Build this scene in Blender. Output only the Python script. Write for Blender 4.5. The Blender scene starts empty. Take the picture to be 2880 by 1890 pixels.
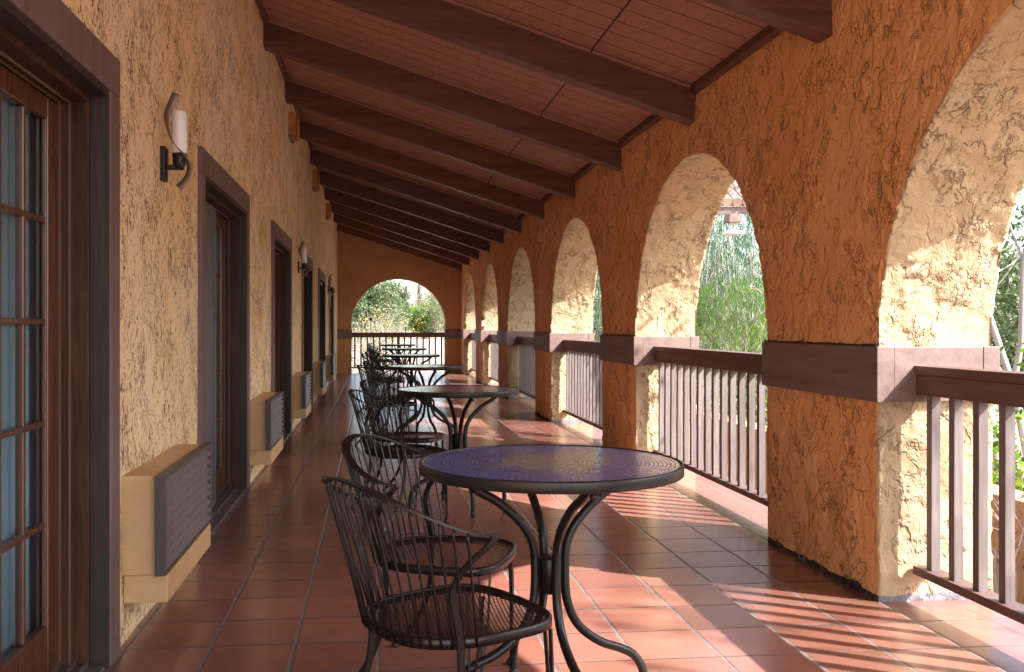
import bpy, bmesh, math, random
from mathutils import Vector, Matrix, noise
R = math.radians
PI = math.pi
S = 0.936                       # plan units -> metres, applied once at the end
random.seed(7)
sc = bpy.context.scene
COL = sc.collection

# ---------------------------------------------------------------- materials
def new_mat(name):
    m = bpy.data.materials.new(name); m.use_nodes = True
    nt = m.node_tree; nt.nodes.clear()
    return m, nt
def N(nt, t, ins=None, **kw):
    n = nt.nodes.new(t)
    for k, v in kw.items(): setattr(n, k, v)
    if ins:
        for k, v in ins.items():
            if hasattr(v, 'bl_idname') or isinstance(v, bpy.types.NodeSocket): nt.links.new(v, n.inputs[k])
            else: n.inputs[k].default_value = v
    return n
def M(nt, op, a, b=0.0, c=0.0, clamp=False):
    n = nt.nodes.new('ShaderNodeMath'); n.operation = op; n.use_clamp = clamp
    for i, v in enumerate((a, b, c)):
        if isinstance(v, bpy.types.NodeSocket): nt.links.new(v, n.inputs[i])
        else: n.inputs[i].default_value = v
    return n.outputs[0]
def coords(nt, scale=(1, 1, 1)):
    tc = nt.nodes.new('ShaderNodeTexCoord')
    mp = nt.nodes.new('ShaderNodeMapping'); nt.links.new(tc.outputs['Object'], mp.inputs['Vector'])
    mp.inputs['Scale'].default_value = [s / S for s in scale]
    return mp.outputs[0]
def NZ(nt, vec, scale, detail=4, rough=.55, dist=0.0):
    n = nt.nodes.new('ShaderNodeTexNoise'); nt.links.new(vec, n.inputs['Vector'])
    n.inputs['Scale'].default_value = scale; n.inputs['Detail'].default_value = detail
    n.inputs['Roughness'].default_value = rough; n.inputs['Distortion'].default_value = dist
    return n.outputs['Fac']
def RAMP(nt, fac, stops, interp='LINEAR'):
    r = nt.nodes.new('ShaderNodeValToRGB'); nt.links.new(fac, r.inputs[0]); r.color_ramp.interpolation = interp
    e = r.color_ramp.elements
    while len(e) < len(stops): e.new(0.5)
    for i, (p, c) in enumerate(stops):
        e[i].position = p; e[i].color = (c[0], c[1], c[2], 1) if hasattr(c, '__len__') else (c, c, c, 1)
    return r.outputs[0]
def MIX(nt, fac, a, b, mode='MIX'):
    n = nt.nodes.new('ShaderNodeMix'); n.data_type = 'RGBA'; n.blend_type = mode
    for sck, v in ((n.inputs['Factor'], fac), (n.inputs['A'], a), (n.inputs['B'], b)):
        if isinstance(v, bpy.types.NodeSocket): nt.links.new(v, sck)
        elif hasattr(v, '__len__'): sck.default_value = (v[0], v[1], v[2], 1)
        else: sck.default_value = v
    return n.outputs['Result']
def BUMP(nt, h, strength=.5, dist=.01, prev=None):
    b = nt.nodes.new('ShaderNodeBump'); nt.links.new(h, b.inputs['Height'])
    b.inputs['Strength'].default_value = strength; b.inputs['Distance'].default_value = dist
    if prev is not None: nt.links.new(prev, b.inputs['Normal'])
    return b.outputs[0]
def OUT(m, nt, color, rough=.8, normal=None, metallic=0.0, spec=.5, coat=0.0, coat_r=.1, trans=0.0, sss=0.0):
    p = nt.nodes.new('ShaderNodeBsdfPrincipled'); o = nt.nodes.new('ShaderNodeOutputMaterial')
    nt.links.new(p.outputs[0], o.inputs[0])
    def st(k, v):
        if isinstance(v, bpy.types.NodeSocket): nt.links.new(v, p.inputs[k])
        elif hasattr(v, '__len__'): p.inputs[k].default_value = (v[0], v[1], v[2], 1)
        else: p.inputs[k].default_value = v
    st('Base Color', color); st('Roughness', rough); st('Metallic', metallic); st('Specular IOR Level', spec)
    st('Coat Weight', coat); st('Coat Roughness', coat_r); st('Transmission Weight', trans)
    if normal is not None: nt.links.new(normal, p.inputs['Normal'])
    return m

def mat_stucco_relief(name, c1, c2, base_dark=True, sc_=1.0, lo=1.0):
    m, nt = new_mat(name); v = coords(nt)
    vs = coords(nt, (1, 1, .72))
    n2 = NZ(nt, vs, 4.2 * sc_, 5, .55, .3)
    n3 = NZ(nt, coords(nt, (1, 1, .6)), 11 * sc_, 5, .62, .35)
    fine = NZ(nt, v, 150, 3, .6)
    big = NZ(nt, v, 1.3, 3, .5)
    mask = RAMP(nt, NZ(nt, v, 4.5, 3, .6), [(.52, 0), (.60, 1)])
    mask2 = RAMP(nt, NZ(nt, v, 9, 3, .6), [(.53, 0), (.60, 1)])
    ledge1 = RAMP(nt, n2, [(.485, 0), (.515, 1)])
    ledge2 = RAMP(nt, n3, [(.48, 0), (.52, 1)])
    ledge3 = RAMP(nt, n3, [(.60, 0), (.625, 1)])
    def line(n, c, w): return M(nt, 'MULTIPLY', RAMP(nt, M(nt, 'ABSOLUTE', M(nt, 'SUBTRACT', n, c)), [(w * .4, 1), (w, 0)]), 1.0)
    l1 = M(nt, 'MULTIPLY', line(n2, .482, .0055), mask2)
    l2 = M(nt, 'MULTIPLY', line(n3, .477, .009), mask)
    l3 = M(nt, 'MULTIPLY', line(n3, .597, .009), mask2)
    spk = RAMP(nt, NZ(nt, coords(nt, (1, 1, .6)), 48, 4, .7, 1.5), [(.38, 1), (.42, 0)])
    spk = M(nt, 'MULTIPLY', spk, RAMP(nt, NZ(nt, v, 5, 4, .65), [(.50, 0), (.60, 1)]))
    dark = M(nt, 'MAXIMUM', M(nt, 'MAXIMUM', l1, l2), M(nt, 'MAXIMUM', l3, spk))
    col = MIX(nt, RAMP(nt, big, [(.35, 0), (.65, 1)]), c1, c2)
    col = MIX(nt, M(nt, 'MULTIPLY', NZ(nt, v, 22, 4, .7), .25), col, (c1[0] * .75, c1[1] * .68, c1[2] * .6))
    col = MIX(nt, M(nt, 'MULTIPLY', dark, .28 * lo), col, (c1[0] * .34, c1[1] * .26, c1[2] * .22))
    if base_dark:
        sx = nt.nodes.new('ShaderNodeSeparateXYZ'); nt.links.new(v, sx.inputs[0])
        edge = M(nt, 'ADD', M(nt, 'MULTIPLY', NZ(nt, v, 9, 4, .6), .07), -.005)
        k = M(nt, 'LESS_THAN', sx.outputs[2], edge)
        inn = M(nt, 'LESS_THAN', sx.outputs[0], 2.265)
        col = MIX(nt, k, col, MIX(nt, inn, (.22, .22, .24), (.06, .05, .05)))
    b = BUMP(nt, NZ(nt, v, 16, 4, .65, .8), .8, .012)
    b = BUMP(nt, ledge1, .8, .009, b)
    b = BUMP(nt, M(nt, 'MULTIPLY', ledge2, mask), .9, .009, b)
    b = BUMP(nt, M(nt, 'MULTIPLY', ledge3, mask2), .5, .007, b)
    b = BUMP(nt, M(nt, 'SUBTRACT', 1.0, dark), .9, .007, b)
    b = BUMP(nt, fine, .4, .0025, b)
    return OUT(m, nt, col, .88, b, spec=.25)

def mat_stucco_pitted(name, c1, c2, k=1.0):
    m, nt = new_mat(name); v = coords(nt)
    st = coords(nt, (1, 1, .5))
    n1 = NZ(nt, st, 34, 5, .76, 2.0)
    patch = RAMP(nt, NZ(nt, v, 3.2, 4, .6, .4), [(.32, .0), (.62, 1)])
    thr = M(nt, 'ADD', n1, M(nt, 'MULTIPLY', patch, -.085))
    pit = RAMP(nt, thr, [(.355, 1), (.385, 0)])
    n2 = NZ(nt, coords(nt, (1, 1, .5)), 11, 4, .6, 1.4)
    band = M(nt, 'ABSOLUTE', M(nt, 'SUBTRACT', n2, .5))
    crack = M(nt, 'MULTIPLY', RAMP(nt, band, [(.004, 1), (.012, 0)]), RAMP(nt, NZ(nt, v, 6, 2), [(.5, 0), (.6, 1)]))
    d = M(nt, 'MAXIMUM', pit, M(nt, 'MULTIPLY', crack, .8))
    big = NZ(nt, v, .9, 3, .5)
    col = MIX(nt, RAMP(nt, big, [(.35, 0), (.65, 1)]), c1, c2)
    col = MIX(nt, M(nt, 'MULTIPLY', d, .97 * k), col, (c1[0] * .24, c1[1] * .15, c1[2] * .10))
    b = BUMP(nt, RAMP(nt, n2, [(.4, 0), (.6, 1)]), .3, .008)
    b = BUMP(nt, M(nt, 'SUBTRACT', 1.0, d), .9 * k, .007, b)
    b = BUMP(nt, NZ(nt, v, 130, 3), .3, .002, b)
    return OUT(m, nt, col, .88, b, spec=.25)

def mat_wood(name, c1, c2, axis=2, rough=.55, grain=60, bump=.3, spec=.4, worn=None, coat=0.0):
    m, nt = new_mat(name)
    s = [1, 1, 1]; s[axis] = .06
    v = coords(nt, s)
    g = NZ(nt, v, grain, 5, .6, .3)
    g2 = NZ(nt, v, grain * .22, 3, .5)
    col = MIX(nt, RAMP(nt, g, [(.35, 0), (.65, 1)]), c1, c2)
    col = MIX(nt, RAMP(nt, g2, [(.4, 0), (.7, .5)]), col, (c1[0] * .55, c1[1] * .5, c1[2] * .5))
    if worn:
        w = RAMP(nt, NZ(nt, coords(nt), 7, 5, .7), [(.60, 0), (.72, 1)])
        col = MIX(nt, M(nt, 'MULTIPLY', w, .5), col, worn)
    saw = NZ(nt, coords(nt, [1 if a != axis else 1 for a in range(3)]), 90, 3)
    b = BUMP(nt, g, bump, .002); b = BUMP(nt, saw, bump * .5, .001, b)
    r = M(nt, 'ADD', M(nt, 'MULTIPLY', g, .2), rough - .1)
    return OUT(m, nt, col, r, b, spec=spec, coat=coat, coat_r=.25)

def mat_plain(name, c, rough=.5, metallic=0.0, spec=.5, var=.15, bump=0.0, scale=40, coat=0.0):
    m, nt = new_mat(name); v = coords(nt)
    n = NZ(nt, v, scale, 4, .6); big = NZ(nt, v, 3, 3)
    f = M(nt, 'ADD', M(nt, 'MULTIPLY', n, .5), M(nt, 'MULTIPLY', big, .5))
    col = MIX(nt, RAMP(nt, f, [(.35, 0), (.65, 1)]), [x * (1 - var) for x in c], [min(1, x * (1 + var)) for x in c])
    r = M(nt, 'ADD', M(nt, 'MULTIPLY', big, .16), rough - .08)
    b = BUMP(nt, n, bump, .002) if bump else None
    return OUT(m, nt, col, r, b, metallic, spec, coat)

def mat_leaf(name, cols, rough=.5, trans=.35):
    m, nt = new_mat(name)
    oi = nt.nodes.new('ShaderNodeNewGeometry')
    ramp = RAMP(nt, oi.outputs['Random Per Island'], [(i / max(1, len(cols) - 1), c) for i, c in enumerate(cols)])
    big = NZ(nt, coords(nt), .9, 3)
    col = MIX(nt, RAMP(nt, big, [(.4, 0), (.62, .45)]), ramp, [x * .35 for x in cols[0]])
    d = N(nt, 'ShaderNodeBsdfPrincipled', {'Base Color': col, 'Roughness': rough, 'Specular IOR Level': .35})
    t = N(nt, 'ShaderNodeBsdfTranslucent', {'Color': MIX(nt, .5, col, (1, 1, .4), 'MULTIPLY')})
    mx = N(nt, 'ShaderNodeMixShader', {0: trans, 1: d.outputs[0], 2: t.outputs[0]})
    o = nt.nodes.new('ShaderNodeOutputMaterial'); nt.links.new(mx.outputs[0], o.inputs[0])
    return m

def mat_floor():
    m, nt = new_mat('terracotta_tiles'); v = coords(nt)
    wob = NZ(nt, v, 5, 3); wob2 = NZ(nt, v, 24, 4)
    sx = nt.nodes.new('ShaderNodeSeparateXYZ'); nt.links.new(v, sx.inputs[0])
    wv = M(nt, 'ADD', M(nt, 'MULTIPLY', M(nt, 'SUBTRACT', wob, .5), .016), M(nt, 'MULTIPLY', M(nt, 'SUBTRACT', wob2, .5), .010))
    T = .3225
    ix = M(nt, 'DIVIDE', M(nt, 'ADD', M(nt, 'ADD', sx.outputs[0], .633 + T * 20), wv), T)
    iy = M(nt, 'DIVIDE', M(nt, 'ADD', M(nt, 'ADD', sx.outputs[1], -3.779 + T * 60), M(nt, 'MULTIPLY', wv, .6)), T)
    fx, fy = M(nt, 'FRACT', ix), M(nt, 'FRACT', iy)
    dx = M(nt, 'MULTIPLY', M(nt, 'SUBTRACT', .5, M(nt, 'ABSOLUTE', M(nt, 'SUBTRACT', fx, .5))), T)
    dy = M(nt, 'MULTIPLY', M(nt, 'SUBTRACT', .5, M(nt, 'ABSOLUTE', M(nt, 'SUBTRACT', fy, .5))), T)
    cid = nt.nodes.new('ShaderNodeCombineXYZ')
    nt.links.new(M(nt, 'FLOOR', ix), cid.inputs[0]); nt.links.new(M(nt, 'FLOOR', iy), cid.inputs[1])
    wn = nt.nodes.new('ShaderNodeTexWhiteNoise'); wn.noise_dimensions = '3D'; nt.links.new(cid.outputs[0], wn.inputs['Vector'])
    tile = RAMP(nt, wn.outputs['Value'], [(0, (.235, .090, .066)), (.3, (.30, .118, .086)), (.6, (.345, .142, .108)), (.85, (.27, .10, .075)), (1, (.22, .098, .075))])
    mott = NZ(nt, v, 7, 5, .65)
    tile = MIX(nt, RAMP(nt, mott, [(.40, 0), (.68, .38)]), tile, (.175, .070, .053))
    tile = MIX(nt, M(nt, 'MULTIPLY', NZ(nt, v, 45, 3, .6), .18), tile, (.36, .18, .135))
    # random brown patches, painting in dark reflections on the tiles
    zone = RAMP(nt, NZ(nt, coords(nt, (.8, .8, 1)), .9, 2, .5), [(.50, 0), (.60, 1)])
    tile = MIX(nt, M(nt, 'MULTIPLY', zone, .45), tile, (.13, .068, .044))
    gx = M(nt, 'LESS_THAN', dx, .0060); gy = M(nt, 'LESS_THAN', dy, .0052)
    grout_x = RAMP(nt, NZ(nt, v, 40, 4, .7), [(.35, (.09, .08, .078)), (.65, (.21, .19, .185))])
    grout_y = RAMP(nt, NZ(nt, v, 22, 4, .7), [(.4, (.05, .04, .038)), (.72, (.16, .125, .115))])
    # outer curb painted pink-red
    outm = M(nt, 'GREATER_THAN', sx.outputs[0], 2.30)
    col = MIX(nt, gy, tile, grout_y); col = MIX(nt, gx, col, grout_x)
    paint = MIX(nt, M(nt, 'MULTIPLY', M(nt, 'MAXIMUM', gx, gy), .35), (.29, .115, .095), (.17, .09, .075))
    col = MIX(nt, M(nt, 'MULTIPLY', outm, .8), col, paint)
    edge = M(nt, 'MINIMUM', M(nt, 'MULTIPLY', dx, 90, 0, True), M(nt, 'MULTIPLY', dy, 120, 0, True), 0)
    hgt = M(nt, 'ADD', M(nt, 'MULTIPLY', edge, 1.0), M(nt, 'MULTIPLY', wn.outputs['Value'], .25))
    b = BUMP(nt, hgt, .6, .004)
    b = BUMP(nt, NZ(nt, coords(nt), 9, 3), .12, .006, b)
    b = BUMP(nt, NZ(nt, coords(nt), 70, 4), .15, .0015, b)
    g = M(nt, 'MAXIMUM', gx, gy)
    rough = M(nt, 'ADD', M(nt, 'MULTIPLY', g, .5), M(nt, 'ADD', .17, M(nt, 'MULTIPLY', mott, .14)))
    return OUT(m, nt, col, rough, b, spec=.6, coat=.22, coat_r=.2)

def mat_ceiling():
    m, nt = new_mat('ceiling_boards'); v = coords(nt)
    sx = nt.nodes.new('ShaderNodeSeparateXYZ'); nt.links.new(v, sx.inputs[0])
    fy = M(nt, 'FRACT', M(nt, 'DIVIDE', M(nt, 'ADD', sx.outputs[1], 20 - 5.605 + .212 * 0), .212))
    gy = M(nt, 'LESS_THAN', M(nt, 'ABSOLUTE', M(nt, 'SUBTRACT', fy, .5)), .026)
    gx = M(nt, 'LESS_THAN', M(nt, 'ABSOLUTE', M(nt, 'SUBTRACT', sx.outputs[0], 1.505)), .006)
    g = M(nt, 'MAXIMUM', gx, gy)
    gr = NZ(nt, coords(nt, (1, .06, 1)), 60, 5, .65)
    gr2 = NZ(nt, coords(nt, (.07, 1, 1)), 26, 4, .6)
    col = MIX(nt, RAMP(nt, gr, [(.35, 0), (.7, 1)]), (.36, .185, .138), (.44, .24, .18))
    col = MIX(nt, RAMP(nt, gr2, [(.45, 0), (.75, .6)]), col, (.26, .105, .078))
    col = MIX(nt, g, col, (.045, .016, .012))
    b = BUMP(nt, M(nt, 'SUBTRACT', 1.0, g), .8, .006)
    b = BUMP(nt, gr, .35, .002, b)
    return OUT(m, nt, col, .62, b, spec=.35)

MT = {}
MT['stucco_bounce'] = mat_stucco_relief('stucco_bounce_orange', (.92, .51, .24), (.85, .43, .18))  # same paint as the reveals, orange bounce light put into the colour
MT['stucco_sunlit'] = mat_stucco_relief('stucco_sunlit_cream', (.54, .42, .265), (.52, .38, .225), lo=.6)  # same paint as the inner face, coloured as if in sunlight
MT['stucco_tan'] = mat_stucco_pitted('stucco_tan_pitted', (.93, .69, .37), (.92, .74, .49))
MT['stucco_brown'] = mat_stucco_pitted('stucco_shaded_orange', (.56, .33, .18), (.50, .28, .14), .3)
MT['ext'] = mat_stucco_pitted('stucco_garden', (.42, .28, .16), (.38, .25, .15), .5)
MT['floor'] = mat_floor()
MT['ceiling'] = mat_ceiling()
MT['beam'] = mat_wood('beam_wood', (.125, .058, .044), (.17, .082, .062), 0, .5, 50, .4, worn=(.2, .08, .06))
MT['trimwood'] = mat_wood('painted_trim_wood', (.17, .115, .105), (.21, .145, .135), 2, .65, 70, .6)
MT['bandwood'] = mat_wood('painted_band_wood', (.20, .132, .115), (.25, .170, .150), 1, .6, 60, .5)
MT['railwood'] = mat_wood('painted_rail_wood', (.13, .075, .066), (.165, .095, .085), 1, .5, 60, .4)
MT['balwood'] = mat_wood('painted_baluster_wood', (.165, .13, .125), (.215, .175, .168), 2, .6, 60, .6)
MT['doorwood'] = mat_wood('varnished_door_wood', (.085, .03, .014), (.16, .058, .026), 2, .3, 80, .2, spec=.5, coat=.5)
MT['darkwood'] = mat_wood('dark_jamb_wood', (.045, .017, .010), (.10, .037, .019), 2, .5, 80, .3, spec=.3, coat=0)
MT['blackwood'] = mat_wood('black_edge_wood', (.035, .025, .024), (.06, .04, .038), 2, .5, 60, .8)
MT['metal'] = mat_plain('dark_bronze_metal', (.014, .0105, .0095), .33, .15, .5, .12)
MT['rim'] = mat_plain('pewter_rim_metal', (.030, .026, .022), .38, .3, .5, .1)
MT['tanmetal'] = mat_plain('tan_painted_metal', (.64, .41, .20), .5, 0, .4, .10, scale=7)
MT['grille'] = mat_plain('bronze_grille_metal', (.22, .195, .20), .45, .1, .5, .06)
MT['grille_dark'] = mat_plain('dark_grille_edge', (.095, .075, .072), .45, .1, .5, .06)
MT['track'] = mat_plain('aluminium_track', (.30, .27, .26), .35, .7)
MT['weather'] = mat_plain('tan_weatherstrip', (.17, .10, .06), .5)
MT['screen'] = mat_plain('grey_screen_mesh', (.13, .135, .155), .5, .1, .5, .2, scale=200)
MT['curtain'] = mat_plain('sky_tinted_curtain', (.40, .54, .63), .8, 0, .3, .08)  # sheer curtain, the panes' blue sky reflection put into its colour
MT['strap'] = mat_plain('satin_bronze_strap', (.26, .20, .185), .38, .6)
MT['lampglass'] = mat_plain('white_opal_glass', (.94, .94, .94), .25, 0, .5, .02)
MT['foot'] = mat_plain('dark_foot_cap', (.04, .035, .035), .3, .4)
MT['boxpaint'] = mat_plain('orange_painted_box', (.52, .23, .08), .7, bump=.4)
def mk_glass():
    m, nt = new_mat('window_glass')
    fr = N(nt, 'ShaderNodeFresnel', {'IOR': 1.55})
    g = N(nt, 'ShaderNodeBsdfGlossy', {'Roughness': .03, 'Color': (.9, .95, 1, 1)})
    t = N(nt, 'ShaderNodeBsdfTransparent', {'Color': (.9, .96, .97, 1)})
    mx = N(nt, 'ShaderNodeMixShader', {0: fr.outputs[0], 1: t.outputs[0], 2: g.outputs[0]})
    o = nt.nodes.new('ShaderNodeOutputMaterial'); nt.links.new(mx.outputs[0], o.inputs[0]); return m
MT['glass'] = mk_glass()
def mk_mosaic():
    m, nt = new_mat('mosaic_tiles')
    a = nt.nodes.new('ShaderNodeVertexColor'); a.layer_name = 'Col'
    n = NZ(nt, coords(nt), 90, 3)
    col = MIX(nt, RAMP(nt, n, [(.4, 0), (.75, .25)]), a.outputs['Color'], (.5, .45, .5))
    return OUT(m, nt, col, M(nt, 'ADD', M(nt, 'MULTIPLY', n, .2), .10), BUMP(nt, NZ(nt, coords(nt), 45, 2), .06, .002), spec=.7, coat=1.0, coat_r=.11)
MT['mosaic'] = mk_mosaic()
MT['grout'] = mat_plain('pale_grout', (.64, .62, .56), .7)
MT['bark'] = mat_wood('grey_bark', (.33, .29, .26), (.46, .42, .38), 2, .85, 14, .9, spec=.2)
MT['barkd'] = mat_wood('brown_bark', (.12, .09, .07), (.19, .145, .11), 2, .9, 14, .9, spec=.2)
MT['twig'] = mat_plain('pale_twigs', (.42, .34, .30), .8)
MT['twigpink'] = mat_plain('pinkish_twigs', (.46, .31, .28), .8)
MT['oak'] = mat_leaf('oak_leaves', [(.045, .085, .03), (.075, .125, .045), (.13, .18, .08), (.22, .27, .16)])
MT['conifer'] = mat_leaf('conifer_needles', [(.03, .065, .035), (.06, .10, .055), (.10, .15, .09)], trans=.15)
MT['citrus'] = mat_leaf('citrus_leaves', [(.04, .13, .015), (.10, .24, .02), (.22, .36, .035), (.36, .46, .06)])
MT['fruit'] = mat_plain('orange_fruit', (.85, .38, .03), .45)
MT['yellow'] = mat_leaf('yellow_leaves', [(.45, .33, .06), (.60, .50, .08), (.55, .36, .10)])
MT['olive'] = mat_leaf('grey_green_leaves', [(.12, .15, .07), (.22, .25, .13), (.33, .35, .22)])
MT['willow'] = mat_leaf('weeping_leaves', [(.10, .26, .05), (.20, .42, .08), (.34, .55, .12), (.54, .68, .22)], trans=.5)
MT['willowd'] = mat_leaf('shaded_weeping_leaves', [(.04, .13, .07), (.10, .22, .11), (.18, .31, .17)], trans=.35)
MT['vine'] = mat_leaf('yellow_green_vine', [(.22, .36, .04), (.45, .55, .07), (.62, .66, .12)], trans=.5)
MT['pinkleaf'] = mat_leaf('magenta_bracts', [(.22, .05, .10), (.36, .08, .16), (.16, .08, .06)])
MT['rooftile'] = mat_plain('clay_roof_tile', (.48, .33, .26), .8, var=.35, scale=9, bump=.5)
MT['white'] = mat_plain('white_painted_metal', (.78, .76, .72), .5)
def mk_ground():
    m, nt = new_mat('dry_field'); v = coords(nt)
    n = NZ(nt, v, 1.2, 6, .7); n2 = NZ(nt, v, .08, 3)
    col = MIX(nt, RAMP(nt, n, [(.35, 0), (.65, 1)]), (.24, .17, .135), (.36, .27, .22))
    col = MIX(nt, RAMP(nt, n2, [(.45, 0), (.6, .5)]), col, (.24, .22, .13))
    return OUT(m, nt, col, .95, BUMP(nt, n, .8, .05), spec=.1)
MT['ground'] = mk_ground()

# ---------------------------------------------------------------- mesh helpers
def obj(name, verts, faces, mat=None, parent=None, smooth=False):
    me = bpy.data.meshes.new(name); me.from_pydata([tuple(v) for v in verts], [], faces); me.update()
    if mat is not None:
        for x in (mat if isinstance(mat, (list, tuple)) else [mat]): me.materials.append(x)
    if smooth:
        me.polygons.foreach_set('use_smooth', [True] * len(me.polygons))
    o = bpy.data.objects.new(name, me); COL.objects.link(o)
    if parent is not None: o.parent = parent
    return o
def tag(o, label=None, cat=None, group=None, kind=None):
    if label: o['label'] = label
    if cat: o['category'] = cat
    if group: o['group'] = group
    if kind: o['kind'] = kind
    return o
def empty(name, loc=(0, 0, 0), rz=0.0, label=None, cat=None, group=None):
    o = bpy.data.objects.new(name, None); COL.objects.link(o); o.location = loc; o.rotation_euler = (0, 0, rz)
    o.empty_display_size = .2
    return tag(o, label, cat, group)
def copy_tree(o, parent=None):
    c = o.copy(); COL.objects.link(c)
    if parent is not None: c.parent = parent
    for ch in list(o.children): copy_tree(ch, c)
    return c
class MB:
    def __init__(s): s.v = []; s.f = []
    def add(s, vs, fs):
        k = len(s.v); s.v += [tuple(x) for x in vs]; s.f += [tuple(i + k for i in f) for f in fs]; return s
    def box(s, a, b, bev=0.0):
        x0, y0, z0 = a; x1, y1, z1 = b
        if bev <= 0:
            return s.add([(x0, y0, z0), (x1, y0, z0), (x1, y1, z0), (x0, y1, z0), (x0, y0, z1), (x1, y0, z1), (x1, y1, z1), (x0, y1, z1)],
                         [(0, 3, 2, 1), (4, 5, 6, 7), (0, 1, 5, 4), (1, 2, 6, 5), (2, 3, 7, 6), (3, 0, 4, 7)])
        bm = bmesh.new(); bmesh.ops.create_cube(bm, size=1)
        for q in bm.verts: q.co = Vector(((x0 + x1) / 2 + q.co.x * (x1 - x0), (y0 + y1) / 2 + q.co.y * (y1 - y0), (z0 + z1) / 2 + q.co.z * (z1 - z0)))
        bmesh.ops.bevel(bm, geom=bm.edges[:], offset=bev, segments=2, affect='EDGES', profile=.5)
        bm.verts.index_update()
        s.add([q.co[:] for q in bm.verts], [tuple(q.index for q in f.verts) for f in bm.faces]); bm.free(); return s
    def tube(s, pts, r, n=8, caps=True):
        pts = [Vector(p) for p in pts]; rr = r if hasattr(r, '__len__') else [r] * len(pts)
        k = len(s.v); up = None
        for i, p in enumerate(pts):
            t = (pts[min(i + 1, len(pts) - 1)] - pts[max(i - 1, 0)]).normalized()
            if up is None:
                up = Vector((0, 0, 1)) if abs(t.z) < .9 else Vector((1, 0, 0))
            a = (up - t * up.dot(t)).normalized(); up = a; b = t.cross(a)
            for j in range(n):
                an = 2 * PI * j / n; s.v.append(tuple(p + (a * math.cos(an) + b * math.sin(an)) * rr[i]))
        for i in range(len(pts) - 1):
            for j in range(n):
                s.f.append((k + i * n + j, k + i * n + (j + 1) % n, k + (i + 1) * n + (j + 1) % n, k + (i + 1) * n + j))
        if caps:
            s.f.append(tuple(k + j for j in reversed(range(n)))); s.f.append(tuple(k + (len(pts) - 1) * n + j for j in range(n)))
        return s
    def ribbon(s, pts, wdirs, w, t):
        """flat bar: width w along wdirs[i], thickness t"""
        pts = [Vector(p) for p in pts]; k = len(s.v)
        for i, p in enumerate(pts):
            tg = (pts[min(i + 1, len(pts) - 1)] - pts[max(i - 1, 0)]).normalized()
            wd = Vector(wdirs[i] if isinstance(wdirs, list) else wdirs); wd = (wd - tg * wd.dot(tg)).normalized()
            nn = tg.cross(wd)
            for a, b in ((-1, -1), (1, -1), (1, 1), (-1, 1)): s.v.append(tuple(p + wd * a * w / 2 + nn * b * t / 2))
        m = len(pts)
        for i in range(m - 1):
            for j in range(4): s.f.append((k + i * 4 + j, k + i * 4 + (j + 1) % 4, k + (i + 1) * 4 + (j + 1) % 4, k + (i + 1) * 4 + j))
        s.f.append((k + 3, k + 2, k + 1, k)); q = k + (m - 1) * 4; s.f.append((q, q + 1, q + 2, q + 3)); return s
    def lathe(s, prof, c=(0, 0, 0), n=24):
        k = len(s.v)
        for r, z in prof:
            for j in range(n): s.v.append((c[0] + r * math.cos(2 * PI * j / n), c[1] + r * math.sin(2 * PI * j / n), c[2] + z))
        for i in range(len(prof) - 1):
            for j in range(n): s.f.append((k + i * n + j, k + i * n + (j + 1) % n, k + (i + 1) * n + (j + 1) % n, k + (i + 1) * n + j))
        s.f.append(tuple(k + j for j in reversed(range(n)))); q = k + (len(prof) - 1) * n; s.f.append(tuple(q + j for j in range(n)))
        return s
    def build(s, name, mat, parent=None, smooth=False): return obj(name, s.v, s.f, mat, parent, smooth)
def bez(P, n=8):
    """catmull-rom through points"""
    P = [Vector(p) for p in P]; out = []
    for i in range(len(P) - 1):
        p0, p1, p2, p3 = P[max(i - 1, 0)], P[i], P[i + 1], P[min(i + 2, len(P) - 1)]
        for k in range(n):
            t = k / n
            out.append(.5 * ((2 * p1) + (p2 - p0) * t + (2 * p0 - 5 * p1 + 4 * p2 - p3) * t * t + (3 * p1 - p0 - 3 * p2 + p3) * t ** 3))
    out.append(P[-1]); return out

# ================================================================ the setting
XL, XI, XO = -.985, 2.26, 2.81            # house wall, arcade inner and outer faces
Y0, YE = -1.1, 25.0  # building stops just behind the camera, left open to let light in
SP, AH, AB = 1.15, 1.405, 1.33            # arch springing, half width, rise
SL = .318
def zc(x): return 2.94 + (XI - x) * SL     # underside of the ceiling boards
PIERS = [(.02, 1.25), (4.06, 5.28), (8.08, 9.28), (12.08, 13.28), (16.12, 17.34), (20.1, 21.3), (24.12, 25.0)]

# ground and floor
g = MB(); 
gs = [(-400, -300), (400, -300), (400, 900), (-400, 900)]
g.add([(x, y, -.9) for x, y in gs], [(0, 1, 2, 3)])
tag(g.build('ground', MT['ground']), kind='structure')
f = MB(); f.box((XL - .3, -9, -.25), (2.86, YE + .42, 0))  # runs on behind the camera as an added terrace that bounces sunlight
fo = f.build('floor', MT['floor']); tag(fo, kind='structure')
pl = MB(); pl.box((XL - .2, -8.9, -.95), (2.80, YE + .36, -.252)); tag(pl.build('foundation', MT['ext']), kind='structure')

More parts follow.
